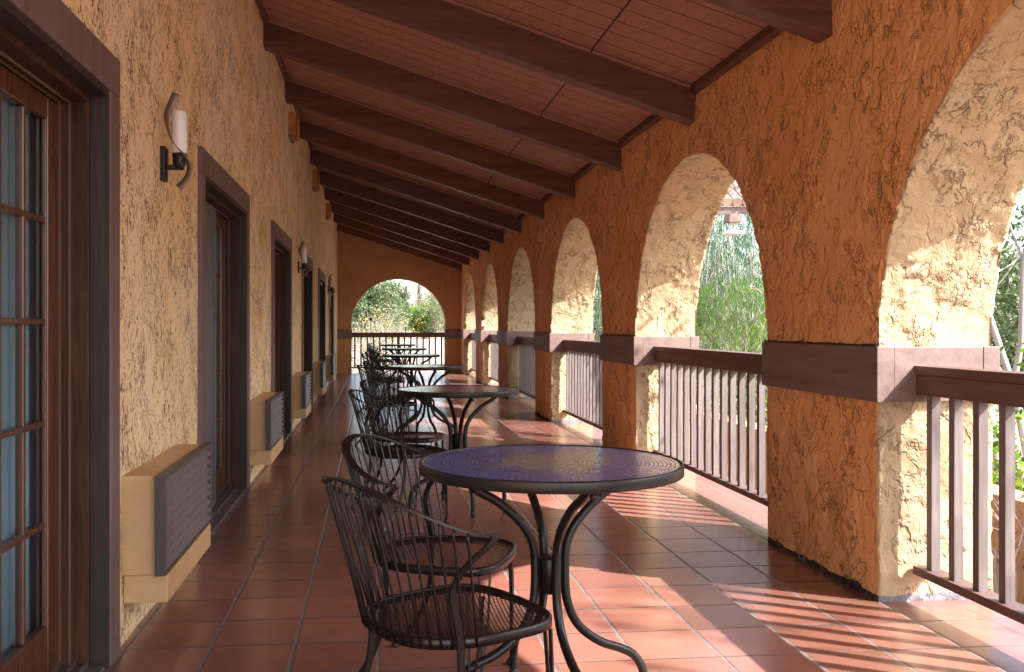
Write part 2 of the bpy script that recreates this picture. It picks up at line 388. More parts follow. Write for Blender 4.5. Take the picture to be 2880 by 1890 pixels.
# ceiling: sloped slab, with roof above it
def slab(mb, x0, x1, y0, y1, d0, d1):
    vs = []
    for d in (d0, d1):
        for x, y in ((x0, y0), (x1, y0), (x1, y1), (x0, y1)): vs.append((x, y, zc(x) + d))
    mb.add(vs, [(0, 3, 2, 1), (4, 5, 6, 7), (0, 1, 5, 4), (1, 2, 6, 5), (2, 3, 7, 6), (3, 0, 4, 7)])
c = MB(); slab(c, XL - .25, 2.95, Y0, YE + .35, 0, .10)
ceil = c.build('ceiling', MT['ceiling']); tag(ceil, kind='structure')
rf = MB(); slab(rf, XL - 3.5, 2.98, Y0 - .1, YE + .45, .102, .20)
for i in range(150):
    y = Y0 + .1 + i * .2
    if y < YE + .4: rf.tube([(XL - 3.5, y, zc(XL - 3.5) + .2), (2.98, y, zc(2.98) + .2)], .07, 8)
tag(rf.build('roof', MT['rooftile']), 'low clay tile roof over the covered balcony', 'roof')
BEAMS = [6.51 + 2.02 * k for k in range(-3, 10)]
# trims along both walls under the boards, broken by the beams
for side, xa, xb in (('l', XL + .001, XL + .045), ('r', XI - .045, XI - .001)):
    t = MB(); prev = Y0
    for b in BEAMS + [YE - .02]:
        ya, yb = prev, b
        if yb - ya > .1:
            vs = [(x, y, zc(x) - (0.002 if k else .055)) for k in (0, 1) for x, y in ((xa, ya), (xb, ya), (xb, yb), (xa, yb))]
            t.add(vs, [(0, 3, 2, 1), (4, 5, 6, 7), (0, 1, 5, 4), (1, 2, 6, 5), (2, 3, 7, 6), (3, 0, 4, 7)])
        prev = b + .15
    t.build('ceiling_trim', MT['beam'], ceil)
# beams
beam0 = None
names = ['nearest the camera overhead', 'second', 'third', 'fourth', 'fifth', 'sixth', 'seventh', 'eighth', 'ninth', 'tenth']
for i, yb in enumerate(BEAMS):
    if beam0 is None:
        mb = MB(); nseg = 26; D = .245
        x0, x1 = XL - .1, XI + .12
        k = 0
        for s_ in range(nseg + 1):
            x = x0 + (x1 - x0) * s_ / nseg
            e = [random.uniform(-.003, .003) for _ in range(4)]
            z = zc(x)
            ring = [(x, 0 + e[0], z - .001), (x, e[1], z - D + .006), (x, .008, z - D + e[2]), (x, .142, z - D + e[3]), (x, .15, z - D + .006), (x, .15, z - .001)]
            mb.v += ring
            if s_:
                q = (s_ - 1) * 6
                for j in range(6): mb.f.append((q + j, q + 6 + j, q + 6 + (j + 1) % 6, q + (j + 1) % 6))
        mb.f.append((0, 1, 2, 3, 4, 5)); q = nseg * 6; mb.f.append(tuple(q + j for j in (5, 4, 3, 2, 1, 0)))
        beam0 = mb.build('ceiling_beam', MT['beam']); b = beam0
        mt = MB()
        for y_ in (-.02, .152):
            vs = [(x, y, zc(x) - (0.0015 if k else .022)) for k in (0, 1) for x, y in ((XL, y_), (XI, y_), (XI, y_ + .018), (XL, y_ + .018))]
            mt.add(vs, [(0, 3, 2, 1), (4, 5, 6, 7), (0, 1, 5, 4), (1, 2, 6, 5), (2, 3, 7, 6), (3, 0, 4, 7)])
        mt.build('edge_molding', MT['ceiling'], b)
    else:
        b = copy_tree(beam0)
    b.location = (0, yb, 0)
    vis = i - 3
    if i < 2: lab = 'dark brown ceiling beam above and behind the camera, ' + ('outermost of all' if i == 0 else 'next to the outermost')
    elif i == 2: lab = 'dark brown ceiling beam whose end shows at the top edge above the nearest big arch'
    elif i == len(BEAMS) - 1: lab = 'darkest brown ceiling beam, right against the end wall above its arch'
    else: lab = 'dark brown sloping ceiling beam, %s along from the nearest of the row' % (['', 'second', 'third', 'fourth', 'fifth', 'sixth', 'seventh', 'eighth', 'ninth', 'tenth', 'eleventh'][i - 1])
    tag(b, lab, 'ceiling beam', 'dark brown beams across the balcony ceiling')

# ---- arcade wall: fine displaced mesh
def H(p):
    n = noise.noise(Vector((p.x * 6.5, p.y * 6.5, p.z * 4.5))) + .55 * noise.noise(Vector((p.x * 14 + 5, p.y * 14, p.z * 9))) + .3 * noise.noise(Vector((p.x * 31, p.y * 31 + 3, p.z * 24)))
    a = max(0.0, min(1.0, (n + .04) / .10)); a = a * a * (3 - 2 * a)
    rid = math.exp(-((n - .07) / .05) ** 2)
    a2 = max(0.0, min(1.0, (n - .42) / .08))
    lowf = noise.noise(p * 1.7) * .006
    return a * .0055 + rid * .004 + a2 * .003 + lowf - .004 + noise.noise(p * 55) * .0011
def stucco_obj(name, quads, mats, parent=None):
    """quads: list of (grid of points rows, material index)"""
    vs, fs, mi = [], [], []
    key = {}
    def vid(p):
        k = (round(p[0], 4), round(p[1], 4), round(p[2], 4))
        if k not in key: key[k] = len(vs); vs.append(Vector(p))
        return key[k]
    for G, m, flip in quads:
        ids = [[vid(p) for p in row] for row in G]
        for i in range(len(ids) - 1):
            for j in range(len(ids[0]) - 1):
                q = [ids[i][j], ids[i][j + 1], ids[i + 1][j + 1], ids[i + 1][j]]
                if len(set(q)) < 4:
                    q = list(dict.fromkeys(q))
                    if len(q) < 3: continue
                if flip: q.reverse()
                fs.append(tuple(q)); mi.append(m)
    me = bpy.data.meshes.new(name); me.from_pydata([tuple(v) for v in vs], [], fs); me.update()
    nor = [v.normal.copy() for v in me.vertices]
    for v, n in zip(me.vertices, nor): v.co = v.co + n * H(v.co)
    me.update()
    for m in mats: me.materials.append(m)
    me.polygons.foreach_set('material_index', mi); me.polygons.foreach_set('use_smooth', [True] * len(fs))
    o = bpy.data.objects.new(name, me); COL.objects.link(o)
    if parent: o.parent = parent
    return o
def lin(a, b, n): return [a + (b - a) * i / n for i in range(n + 1)]
ZT = zc(XI) + .05
def res_at(y): return .014 if 2.4 < y < 9.5 else (.026 if 9.5 <= y < 14 else .06)
quads = []
def segs(a, b, r): return max(2, int(round(abs(b - a) / r)))
NROW = {}
for i, (a, b) in enumerate(PIERS):
    r = res_at((a + b) / 2); 
    if 3.9 < a < 5: r = .013
    ys = lin(a, b, segs(a, b, r)); zs = lin(0, SP, segs(0, SP, r)); xs = lin(XI, XO, segs(XI, XO, max(r, .02) if r < .05 else .09))
    quads.append(([[(XI, y, z) for y in ys] for z in zs], 0, True))
    quads.append(([[(XO, y, z) for y in ys] for z in zs], 1, False))
    quads.append(([[(x, a, z) for x in xs] for z in zs], 1, False))
    quads.append(([[(x, b, z) for x in xs] for z in zs], 1, True))
# the part above the springing: rows follow each column from the arch curve up to the ceiling
NR = 110
for reg in ((-9, 2.2), (2.2, 30)):
    pass
def colrow(y, zb, nr): return [(y, zb + (ZT - zb) * (k / nr)) for k in range(nr + 1)]
nrs = 104
xs_by = None
for i, (a, b) in enumerate(PIERS):
    r = res_at((a + b) / 2)
    if 3.9 < a < 5: r = .013
    ys = lin(a, b, segs(a, b, r))
    G = [[(XI, y, z) for (y, z) in colrow(y, SP, nrs)] for y in ys]
    quads.append((G, 0, False)); quads.append(([[(XO, p[1], p[2]) for p in row] for row in G], 1, True))
    if i + 1 < len(PIERS):
        y1, y2 = b, PIERS[i + 1][0]; yc = (y1 + y2) / 2; hw = (y2 - y1) / 2
        rr = min(res_at(y1), res_at(y2 - .01)) if y1 > 1 else .05
        nt_ = max(40, int(4.3 / rr / 1.0)); nt_ = min(nt_, 300)
        cols = []
        for k in range(nt_ + 1):
            t = PI * k / nt_
            y = yc - hw * math.cos(t); z = SP + AB * math.sin(t)
            if k == 0: y = y1; z = SP
            if k == nt_: y = y2; z = SP
            cols.append((y, z))
        G = [[(XI, y, z) for (y, z) in colrow(y, zb, nrs)] for (y, zb) in cols]
        quads.append((G, 0, False)); quads.append(([[(XO, p[1], p[2]) for p in row] for row in G], 1, True))
        xs = lin(XI, XO, segs(XI, XO, max(rr, .018) if rr < .05 else .09))
        quads.append(([[(x, y, z) for x in xs] for (y, z) in cols], 1, True))
arc = stucco_obj('arcade_wall', quads, [MT['stucco_bounce'], MT['stucco_sunlit']])
tag(arc, 'orange textured stucco wall of open arches along the right side of the balcony', 'wall')
# wooden bands around the piers
for i, (a, b) in enumerate(PIERS[:-1]):
    w = MB(); z0, z1 = .905, 1.155; p = .02
    w.box((XI - p, a - .028, z0), (XI + .06, b + .028, z1), .003)
    w.box((XO - .06, a - .028, z0), (XO + p, b + .028, z1), .003)
    w.box((XI + .061, a - .026, z0 + .002), (XO - .061, a + .03, z1 - .002), .003)
    w.box((XI + .061, b - .03, z0 + .002), (XO - .061, b + .026, z1 - .002), .003)
    w.build('wood_band', MT['bandwood'], arc)
for a, b in PIERS[:-1]:
    rnd = random.Random(int(a * 10)); w = MB(); nn = 60
    for i in range(nn + 1):
        y = a - .01 + (b - a + .02) * i / nn
        w.v += [(XI - .012, y, 1.156), (XI - .012, y, 1.160 + abs(noise.noise(Vector((y * 9, 3, 1)))) * .022), (XI + .02, y, 1.172)]
    for i in range(nn):
        for j in range(2): w.f.append((i * 3 + j, (i + 1) * 3 + j, (i + 1) * 3 + j + 1, i * 3 + j + 1))
    w.build('caulk_line', MT['blackwood'], arc)
a, b = PIERS[-1]
w = MB(); w.box((XI - .02, a - .028, .905), (XO + .02, YE - .03, 1.155), .003); w.build('wood_band', MT['bandwood'], arc)

# ---- end wall with its round arch
EC, ER, EZ = .612, 1.235, 1.25
quads = []
x0, x1 = XL - .02, 2.80
topz = lambda x: zc(min(x, 2.9)) + .04
def endcols(xs_z, yy): return [[(x, yy, zb + (topz(x) - zb) * k / 40) for k in range(41)] for (x, zb) in xs_z]
for yy, mi, fl in ((YE, 0, False), (YE + .36, 1, True)):
    quads.append(([[(x, yy, EZ + (topz(x) - EZ) * k / 40) for k in range(41)] for x in lin(x0, EC - ER, 10)], mi, not fl))
    quads.append(([[(x, yy, EZ + (topz(x) - EZ) * k / 40) for k in range(41)] for x in lin(EC + ER, x1, 20)], mi, not fl))
    quads.append(([[(x, yy, z) for z in lin(0, EZ, 20)] for x in lin(x0, EC - ER, 10)], mi, not fl))
    quads.append(([[(x, yy, z) for z in lin(0, EZ, 20)] for x in lin(EC + ER, x1, 20)], mi, not fl))
    cs = [(EC - ER * math.cos(PI * k / 60), EZ + ER * math.sin(PI * k / 60)) for k in range(61)]
    quads.append((endcols(cs, yy), mi, not fl))
yy = lin(YE, YE + .36, 6)
quads.append(([[(x, y, z) for y in yy] for x, z in cs], 1, True))
quads.append(([[(EC - ER, y, z) for y in yy] for z in lin(0, EZ, 20)], 1, True))
quads.append(([[(EC + ER, y, z) for y in yy] for z in lin(0, EZ, 20)], 1, False))
ew = stucco_obj('end_wall', quads, [MT['stucco_brown'], MT['stucco_sunlit']])
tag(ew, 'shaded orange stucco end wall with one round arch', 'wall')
for xa, xb in ((XL + .002, EC - ER + .02), (EC + ER - .02, XI - .022)):
    w = MB(); w.box((xa, YE - .022, .905), (xb, YE + .1, 1.155), .003); w.build('wood_band', MT['bandwood'], ew)

# ---- railings
def railing(width, name='railing', post=False):
    root = empty(name)
    t = MB(); t.box((-.052, 0, 1.03), (.06, width, 1.07), .004); t.build('handrail', MT['railwood'], root)
    t = MB(); t.box((-.042, .001, .94), (.045, width - .001, 1.029), .003); t.build('top_rail', MT['railwood'], root)
    t = MB(); t.box((-.045, -.006, .125), (.045, width + .006, .163), .003); t.build('bottom_rail', MT['railwood'], root)
    n = int(round(width / .163)); sp = width / n
    for i in range(n):
        y = sp * (i + .5); wd = .020
        if post and i == n // 2: wd = .038
        bm = MB(); 
        zs = lin(.1635, .9395, 14); k = 0
        tw = random.uniform(-.002, .002)
        for j, z in enumerate(zs):
            e = random.uniform(-.0009, .0009) + tw * math.sin(j * .4)
            bm.v += [(-.02 + e, y - wd + e, z), (.02 + e, y - wd + e, z), (.02 + e, y + wd + e, z), (-.02 + e, y + wd + e, z)]
            if j:
                q = (j - 1) * 4
                for m_ in range(4): bm.f.append((q + m_, q + (m_ + 1) % 4, q + 4 + (m_ + 1) % 4, q + 4 + m_))
        bm.f.append((3, 2, 1, 0)); q = 14 * 4; bm.f.append((q, q + 1, q + 2, q + 3))
        bm.build('baluster', MT['balwood'], root)
    return root
RL = {0: 'brown wooden railing in the nearest arch, at the right edge', 1: 'brown wooden railing between the two nearest piers, behind the front table',
      2: 'brown wooden railing in the third arch from the camera', 3: 'brown wooden railing in the fourth arch from the camera',
      4: 'brown wooden railing in the fifth arch from the camera', 5: 'brown wooden railing in the farthest side arch'}
rail0 = None
for i in range(len(PIERS) - 1):
    y1, y2 = PIERS[i][1] + .004, PIERS[i + 1][0] - .004
    if rail0 is None: rail0 = railing(2.79); rr_ = rail0
    else: rr_ = copy_tree(rail0)
    rr_.location = (2.468, y1 + (y2 - y1 - 2.79) / 2, 0); tag(rr_, RL[i], 'railing', 'wooden railings in the side arches')
er = railing(2 * ER - .012, 'end_railing', True); er.rotation_euler = (0, 0, -PI / 2); er.location = (EC - ER + .006, YE + .2, 0)
for ch in er.children: 
    pass
tag(er, 'dark wooden railing across the round arch in the end wall', 'railing')

# ---- house wall with door openings
DOORS = [(1.67 + 3.745 * k, 3.72 + 3.745 * k) for k in range(0, 6)]   # outer casing edges
OP = [(a + .13, b - .13) for a, b in DOORS]
ZH = 2.11
hw_ = MB(); zt = zc(XL) + .06
edges = [Y0] + [v for ab in OP for v in ab] + [YE]
def wallgrid(mb, y0, y1, z0, z1):
    n = max(1, int((y1 - y0) / .08)); m = max(1, int((z1 - z0) / .08)); k = len(mb.v)
    for j in range(m + 1):
        for i in range(n + 1):
            y = y0 + (y1 - y0) * i / n; z = z0 + (z1 - z0) * j / m
            mb.v.append((XL + .010 * noise.noise(Vector((1, y * 1.3, z * 1.0))) + .004 * noise.noise(Vector((4, y * 5, z * 3))), y, z))
    for j in range(m):
        for i in range(n): mb.f.append((k + j * (n + 1) + i, k + j * (n + 1) + i + 1, k + (j + 1) * (n + 1) + i + 1, k + (j + 1) * (n + 1) + i))
for i in range(0, len(edges), 2): wallgrid(hw_, edges[i], edges[i + 1], 0, zt)
for a, b in OP: wallgrid(hw_, a, b, ZH, zt)
for a, b in OP:   # reveals and niche back
    hw_.add([(XL - .05, a, 0), (-1.45, a, 0), (-1.45, a, ZH), (XL - .05, a, ZH)], [(0, 1, 2, 3)])
    hw_.add([(XL - .05, b, 0), (-1.45, b, 0), (-1.45, b, ZH), (XL - .05, b, ZH)], [(3, 2, 1, 0)])
    hw_.add([(XL - .05, a, ZH), (-1.45, a, ZH), (-1.45, b, ZH), (XL - .05, b, ZH)], [(0, 1, 2, 3)])
hw_.box((-1.7, Y0, 0), (-1.45, YE, zt + .1))
hwo = hw_.build('house_wall', MT['stucco_tan'], None, True); tag(hwo, 'tan pitted stucco house wall with doors along the left side', 'wall')

# doors
def door():
    root = empty('patio_door')                         # local y: 0 .. W is the outer casing
    W = 2.05; o = .13; XC = XL + .022
    c = MB()
    c.box((XL - .03, 0, 0), (XC, o, 2.112)); c.box((XL - .03, W - o, 0), (XC, W, 2.112)); c.box((XL - .03, 0, 2.113), (XC, W, 2.255))
    bm = MB(); bm.box((XL - .03, 0, .0), (XC, o, 2.11), .004).box((XL - .03, W - o, 0), (XC, W, 2.11), .004).box((XL - .03, 0, 2.113), (XC + .001, W, 2.255), .004)
    bm.build('casing', MT['trimwood'], root)
    e = MB(); e.box((XL - .045, W - o - .018, 0), (XC - .004, W - o - .001, 2.10)).box((XL - .045, o + .001, 0), (XC - .004, o + .018, 2.10)).box((XL - .045, o + .019, 2.085), (XC - .004, W - o - .019, 2.109))
    e.build('casing_edge', MT['blackwood'], root)
    j = MB()
    for y0, y1 in ((o + .001, o + .03), (W - o - .03, W - o - .001)):
        j.box((XL - .165, y0, 0), (XL - .047, y1, 2.10), .002)
        j.box((XL - .30, y0, 0), (XL - .168, y1, 2.10), .002)
    j.box((XL - .30, o + .031, 2.06), (XL - .047, W - o - .031, 2.108), .002)
    j.build('jamb', MT['darkwood'], root)
    s = MB()
    for x in (XL - .115, XL - .15):
        for y0, y1 in ((W - o - .036, W - o - .031), (o + .031, o + .036)): s.box((x, y0, .02), (x + .006, y1, 2.058))
        s.box((x, o + .037, 2.05), (x + .006, W - o - .037, 2.059))
    s.build('weatherstrip', MT['weather'], root)
    t = MB(); t.box((XL - .30, o + .031, .0), (XC - .01, W - o - .031, .018), .003)
    for x in (XL - .06, XL - .10, XL - .15): t.box((x, o + .032, .019), (x + .01, W - o - .032, .034))
    t.build('threshold', MT['track'], root)
    # sliding leaf screen over the near half
    sc_ = empty_child('screen_panel', root)
    m = MB(); ya, yb = o + .04, 1.19; X = XL - .105
    for b0, b1 in (((ya, .035), (ya + .045, 2.045)), ((yb - .045, .035), (yb, 2.045)), ((ya + .046, .035), (yb - .046, .09)), ((ya + .046, 1.99), (yb - .046, 2.045))):
        m.box((X - .012, b0[0], b0[1]), (X + .012, b1[0], b1[1]), .002)
    m.build('screen_frame', MT['screen'], sc_)
    m = MB(); m.box((X - .002, ya + .046, .091), (X + .001, yb - .046, 1.989)); m.build('screen_cloth', MT['screen'], sc_)
    # two glazed leaves
    for X, yl0 in ((XL - .225, o + .032), (XL - .168, o + .032 + .885)):
        yl1 = yl0 + .84; leaf = empty_child('door_leaf', root)
        gl0, gl1, gz0, gz1 = yl0 + .115, yl1 - .12, .205, 1.97
        m = MB(); th = .021
        m.box((X - th, yl0, .03), (X + th, gl0, 2.045), .004); m.box((X - th, gl1, .03), (X + th, yl1, 2.045), .004)
        m.box((X - th + .001, gl0 + .0005, .03), (X + th - .001, gl1 - .0005, gz0), .004); m.box((X - th + .001, gl0 + .0005, gz1), (X + th - .001, gl1 - .0005, 2.045), .004)
        m.build('leaf_frame', MT['doorwood'], leaf)
        m = MB()
        for k in (1, 2):
            y = gl0 + (gl1 - gl0) * k / 3; m.box((X - .014, y - .010, gz0 + .001), (X + .014, y + .010, gz1 - .001), .004)
        for k in (1, 2, 3, 4):
            z = gz0 + (gz1 - gz0) * k / 5; m.box((X - .0155, gl0 + .001, z - .010), (X + .0155, gl1 - .001, z + .010), .004)
        for y in (gl0 + .006, gl1 - .006): m.box((X + .004, y - .005, gz0 + .001), (X + .0175, y + .005, gz1 - .001), .002)
        m.build('muntins', MT['doorwood'], leaf)
        m = MB(); m.add([(X, gl0, gz0), (X, gl1, gz0), (X, gl1, gz1), (X, gl0, gz1)], [(0, 1, 2, 3)]); m.build('glass', MT['glass'], leaf)
        m = MB(); n = 90
        for zi, z in enumerate((.04, 1.0, 2.05)):
            for i in range(n + 1):
                y = yl0 + .02 + (yl1 - yl0 - .03) * i / n
                m.v.append((X - .036 + .007 * math.sin(i * .62 + zi * .2) + .003 * math.sin(i * .21 + 1), y, z))
        for r_ in range(2):
            for i in range(n): m.f.append((r_ * (n + 1) + i, r_ * (n + 1) + i + 1, (r_ + 1) * (n + 1) + i + 1, (r_ + 1) * (n + 1) + i))
        m.build('curtain', MT['curtain'], leaf, True)
    return root
def empty_child(name, parent):
    o = bpy.data.objects.new(name, None); COL.objects.link(o); o.parent = parent; o.empty_display_size = .1; return o
DL = ['dark framed glazed door nearest the camera, filling the left edge',
      'glazed patio door with grey screen, between the two nearest wall air conditioners', 'third patio door along the left wall, just past the second air conditioner',
      'fourth patio door along the left wall, beside the middle wall lamp', 'fifth patio door along the left wall', 'farthest patio door, next to the end wall']
door0 = door()
for k, (a, b) in enumerate(DOORS):
    d = door0 if k == 0 else copy_tree(door0)
    d.location = (0, a, 0); tag(d, DL[k], 'door', 'patio doors along the house wall')

# wall air conditioners
def ptac():
    root = empty('wall_air_conditioner'); Wd = 1.05; XF = -.81
    m = MB(); m.box((XL - .03, .045, .268), (-.852, Wd, .66), .005); m.build('case', MT['tanmetal'], root)
    m = MB(); m.box((XL - .0, .06, .155), (-.815, Wd - .005, .266), .004); m.build('drip_tray', MT['tanmetal'], root)
    g = empty_child('grille', root)
    m = MB()
    m.box((-.851, -.006, .276), (XF, .022, .668), .002); m.box((-.851, Wd - .022, .276), (XF, Wd + .006, .668), .002)
    m.box((-.851, .0225, .276), (XF, Wd - .0225, .292), .002); m.box((-.851, .0225, .652), (XF, Wd - .0225, .668), .002)
    m.build('grille_frame', MT['grille_dark'], g)
    m = MB(); m.box((-.851, .023, .293), (-.846, Wd - .023, .651)); m.build('grille_back', MT['foot'], g)
    m = MB(); n = 9; h = (.651 - .293) / n; y0, y1 = .0235, Wd - .0235; mi = []
    for i in range(n):
        z = .293 + h * i; a_, b_ = XF - .003, XF - .036
        m.add([(a_, y0, z + .006), (a_, y1, z + .006), (b_, y1, z + h * .98), (b_, y0, z + h * .98), (a_, y0, z), (a_, y1, z), (a_ - .012, y0, z - .001), (a_ - .012, y1, z - .001)],
              [(0, 1, 2, 3), (4, 5, 1, 0), (6, 7, 5, 4)]); mi += [0, 0, 1]  # black lip undersides paint in the shade between slats
        for j in range(6):
            y = .12 + j * .155 + (i % 2) * .03
            m.add([(a_ + .001, y - .014, z + .012), (a_ + .001, y + .010, z + .012), (a_ + .001, y - .002, z - .006)], [(0, 2, 1)]); mi.append(1)
    lo = m.build('louvers', [MT['grille'], MT['foot']], g); lo.data.polygons.foreach_set('material_index', mi)
    return root
PLB = ['tan wall air conditioner with bronze grille nearest the camera', 'second tan wall air conditioner along the left wall', 'third wall air conditioner from the camera',
       'fourth wall air conditioner from the camera', 'farthest visible wall air conditioner, near the end wall']
p0 = ptac()
for k in range(5):
    p = p0 if k == 0 else copy_tree(p0)
    p.location = (0, 3.79 + 3.735 * k, 0); tag(p, PLB[k], 'air conditioner', 'air conditioners built into the house wall')

# wall lamps
def lamp():
    root = empty('wall_lamp')
    m = MB(); m.box((XL - .005, -.035, 1.92), (XL + .02, .035, 2.08), .004); m.build('backplate', MT['metal'], root)
    m = MB(); m.box((XL + .021, -.012, 1.975), (-.885, .012, 1.998), .003); m.build('arm', MT['metal'], root)
    m = MB(); m.lathe([(.012, 1.975), (.03, 2.0), (.033, 2.02), (.03, 2.03), (.034, 2.035), (.034, 2.05)], (-.905, 0, 0), 20); m.build('cup', MT['metal'], root, True)
    m = MB(); m.lathe([(.030, 2.051), (.034, 2.055), (.034, 2.242), (.031, 2.247), (.026, 2.247), (.026, 2.10)], (-.905, 0, 0), 28); m.build('glass_shade', MT['lampglass'], root, True)
    P = [(-.912, -.045, 2.32), (-.945, -.055, 2.24), (-.950, -.062, 2.19), (-.935, -.068, 2.12), (-.905, -.072, 2.07), (-.865, -.070, 2.025), (-.848, -.062, 1.98), (-.862, -.052, 1.93), (-.900, -.045, 1.885)]
    pts = bez(P, 6); n = len(pts); wd = []
    for i in range(n):
        t = i / (n - 1); a = abs(t - .5) * 2
        wd.append(Vector((a ** .8 * .9 * (1 if t < .5 else 1), -(1 - a) - .12, .35 * a * (-1 if t < .5 else 1))))
    m = MB(); m.ribbon(pts, wd, .036, .004); m.build('strap', MT['strap'], root, True)
    return root
l0 = lamp()
for k, (y, lb) in enumerate(((4.53, 'large curled-strap wall lamp with white glass tube nearest the camera'), (12.3, 'white tube wall lamp with curled strap, middle one on the left wall'), (20.0, 'farthest small wall lamp with white tube near the end wall'))):
    l = l0 if k == 0 else copy_tree(l0)
    l.location = (0, y, 0); tag(l, lb, 'lamp', 'wall lamps with curled bronze straps')
# small boxes high on the wall
bx0 = None
for k, (y, lb) in enumerate(((10.95, 'small orange box with pipe high on left wall, nearest one'), (15.0, 'small orange box with pipe high on left wall, middle one'), (19.05, 'small orange box with pipe high on left wall, farthest one'))):
    if bx0 is None:
        bx0 = empty('conduit_box'); m = MB(); m.box((XL - .02, 0, 3.42), (XL + .055, .35, 3.69), .006); m.build('box_body', MT['boxpaint'], bx0)
        m = MB(); m.tube([(XL + .085, .25, 3.40), (XL + .085, .25, 3.72)], .022, 12).tube([(XL + .085, .25, 3.72), (XL + .085, .25, 3.80)], .012, 8); m.build('pipe', MT['boxpaint'], bx0, True)
        m = MB(); m.box((XL - .02, -.02, 3.385), (XL + .05, .30, 3.418), .003); m.build('base_plate', MT['bandwood'], bx0); o = bx0
    else: o = copy_tree(bx0)
    o.location = (0, y, 0); tag(o, lb, 'electrical box', 'electrical boxes high on the house wall')

# ================================================================ furniture
def table():
    root = empty('mosaic_table'); ZT_ = .815; r = .415
    # mosaic top
    vs, fs, cols = [], [], []
    def srgb(c): return c
    rings = 31; dr = (r - .008) / rings; rnd = random.Random(3)
    for i in range(rings):
        ra, rb = i * dr + .0013, (i + 1) * dr - .0013; rm = (ra + rb) / 2
        n = max(5, int(2 * PI * rm / .021)); off = rnd.random() * 6.28
        for j in range(n):
            a0 = off + 2 * PI * j / n; a1 = off + 2 * PI * (j + 1) / n; ga = .0011 / rm
            a0 += ga; a1 -= ga; k = len(vs); zz = ZT_ + rnd.uniform(-.0004, .0004); tx, ty = rnd.uniform(-.012, .012), rnd.uniform(-.012, .012)
            am = (a0 + a1) / 2; cx, cy = rm * math.cos(am), rm * math.sin(am)
            for rr, aa in ((ra, a0), (rb, a0), (rb, a1), (ra, a1)):
                x, y = rr * math.cos(aa), rr * math.sin(aa); vs.append((x, y, zz + (x - cx) * tx + (y - cy) * ty))
            fs.append((k, k + 1, k + 2, k + 3))
            t = rm / r + rnd.uniform(-.16, .16)
            if t < .33: c = rnd.choice([(.54, .48, .34), (.44, .42, .33), (.62, .56, .40), (.34, .36, .38)])
            elif t < .52: c = rnd.choice([(.42, .42, .40), (.08, .14, .48), (.14, .20, .50), (.48, .45, .36), (.05, .10, .42)])
            else: c = rnd.choice([(.03, .13, .66), (.04, .16, .76), (.02, .09, .52), (.09, .22, .80), (.03, .15, .70), (.12, .24, .62)])
            cols.append(c)
    o = obj('mosaic_top', vs, fs, MT['mosaic'], root)
    ca = o.data.color_attributes.new('Col', 'FLOAT_COLOR', 'CORNER')
    buf = []
    for c in cols: buf += [c[0], c[1], c[2], 1.0] * 4
    ca.data.foreach_set('color', buf)
    m = MB(); m.lathe([(.30, ZT_ - .02), (r - .004, ZT_ - .02), (r - .004, ZT_ - .0022), (0.001, ZT_ - .0022)], (0, 0, 0), 96); m.build('grout_bed', MT['grout'], root)
    m = MB(); n = 120; prof = [(r - .0035, ZT_ - .029), (r - .0035, ZT_ + .001), (r - .001, ZT_ + .003), (r + .004, ZT_ + .002), (r + .006, ZT_ - .002), (r + .006, ZT_ - .029), (r + .003, ZT_ - .032), (r - .001, ZT_ - .032)]
    q = len(prof)
    for i in range(n):
        a = 2 * PI * i / n
        for rr, z in prof: m.v.append((rr * math.cos(a), rr * math.sin(a), z))
    for i in range(n):
        for j in range(q): m.f.append((i * q + j, ((i + 1) % n) * q + j, ((i + 1) % n) * q + (j + 1) % q, i * q + (j + 1) % q))
    m.build('rim', MT['rim'], root, True)
    prof = [(.30, .778), (.272, .755), (.235, .728), (.185, .700), (.13, .655), (.085, .605), (.060, .555), (.052, .50), (.052, .42), (.060, .36), (.085, .30), (.125, .255), (.185, .215), (.245, .192), (.295, .165), (.325, .125), (.337, .08), (.338, .03)]
    for k in range(4):
        a = R(12 + 90 * k); P = [(rr * math.cos(a), rr * math.sin(a), z) for rr, z in prof]
        m = MB(); m.tube(bez(P, 4), .0145, 14); lg = m.build('leg', MT['metal'], root, True)
        m = MB(); m.lathe([(.012, .0), (.019, .004), (.019, .018), (.0155, .03), (.0155, .036)], (P[-1][0], P[-1][1], 0), 14); m.build('foot', MT['foot'], lg, True)
    m = MB(); m.lathe([(.030, .395), (.036, .398), (.036, .505), (.030, .512)], (0, 0, 0), 20); m.build('hub', MT['metal'], root, True)
    m = MB()
    for k in range(2):
        a = R(12 + 90 * k); d = Vector((math.cos(a), math.sin(a), 0)) * .36
        m.ribbon([-d + Vector((0, 0, .786)), d + Vector((0, 0, .786))], Vector((-math.sin(a), math.cos(a), 0)), .03, .006)
    m.build('underframe', MT['metal'], root)
    m = MB(); m.lathe([(.009, .755), (.014, .760), (.014, .772), (.007, .776), (.007, .79)], (.06, -.36, 0), 12); m.build('levelling_knob', MT['foot'], root, True)
    return root
TABS = [(.558, 2.994), (.567, 6.488), (.549, 10.23), (.541, 14.16), (.554, 18.1), (.51, 21.9)]
TL = ['round blue mosaic table nearest the camera', 'second round mosaic table from the camera', 'third mosaic table, its top pale with sky glare', 'fourth table of the row from the camera', 'fifth table of the row, second from the end railing', 'farthest table, right in front of the end railing']
t0 = table()
for k, (x, y) in enumerate(TABS):
    t = t0 if k == 0 else copy_tree(t0)
    t.location = (x, y, 0); t.rotation_euler = (0, 0, [0, 0, .05, -.1, .12, 0][k]); tag(t, TL[k], 'table', 'round mosaic tables down the balcony')

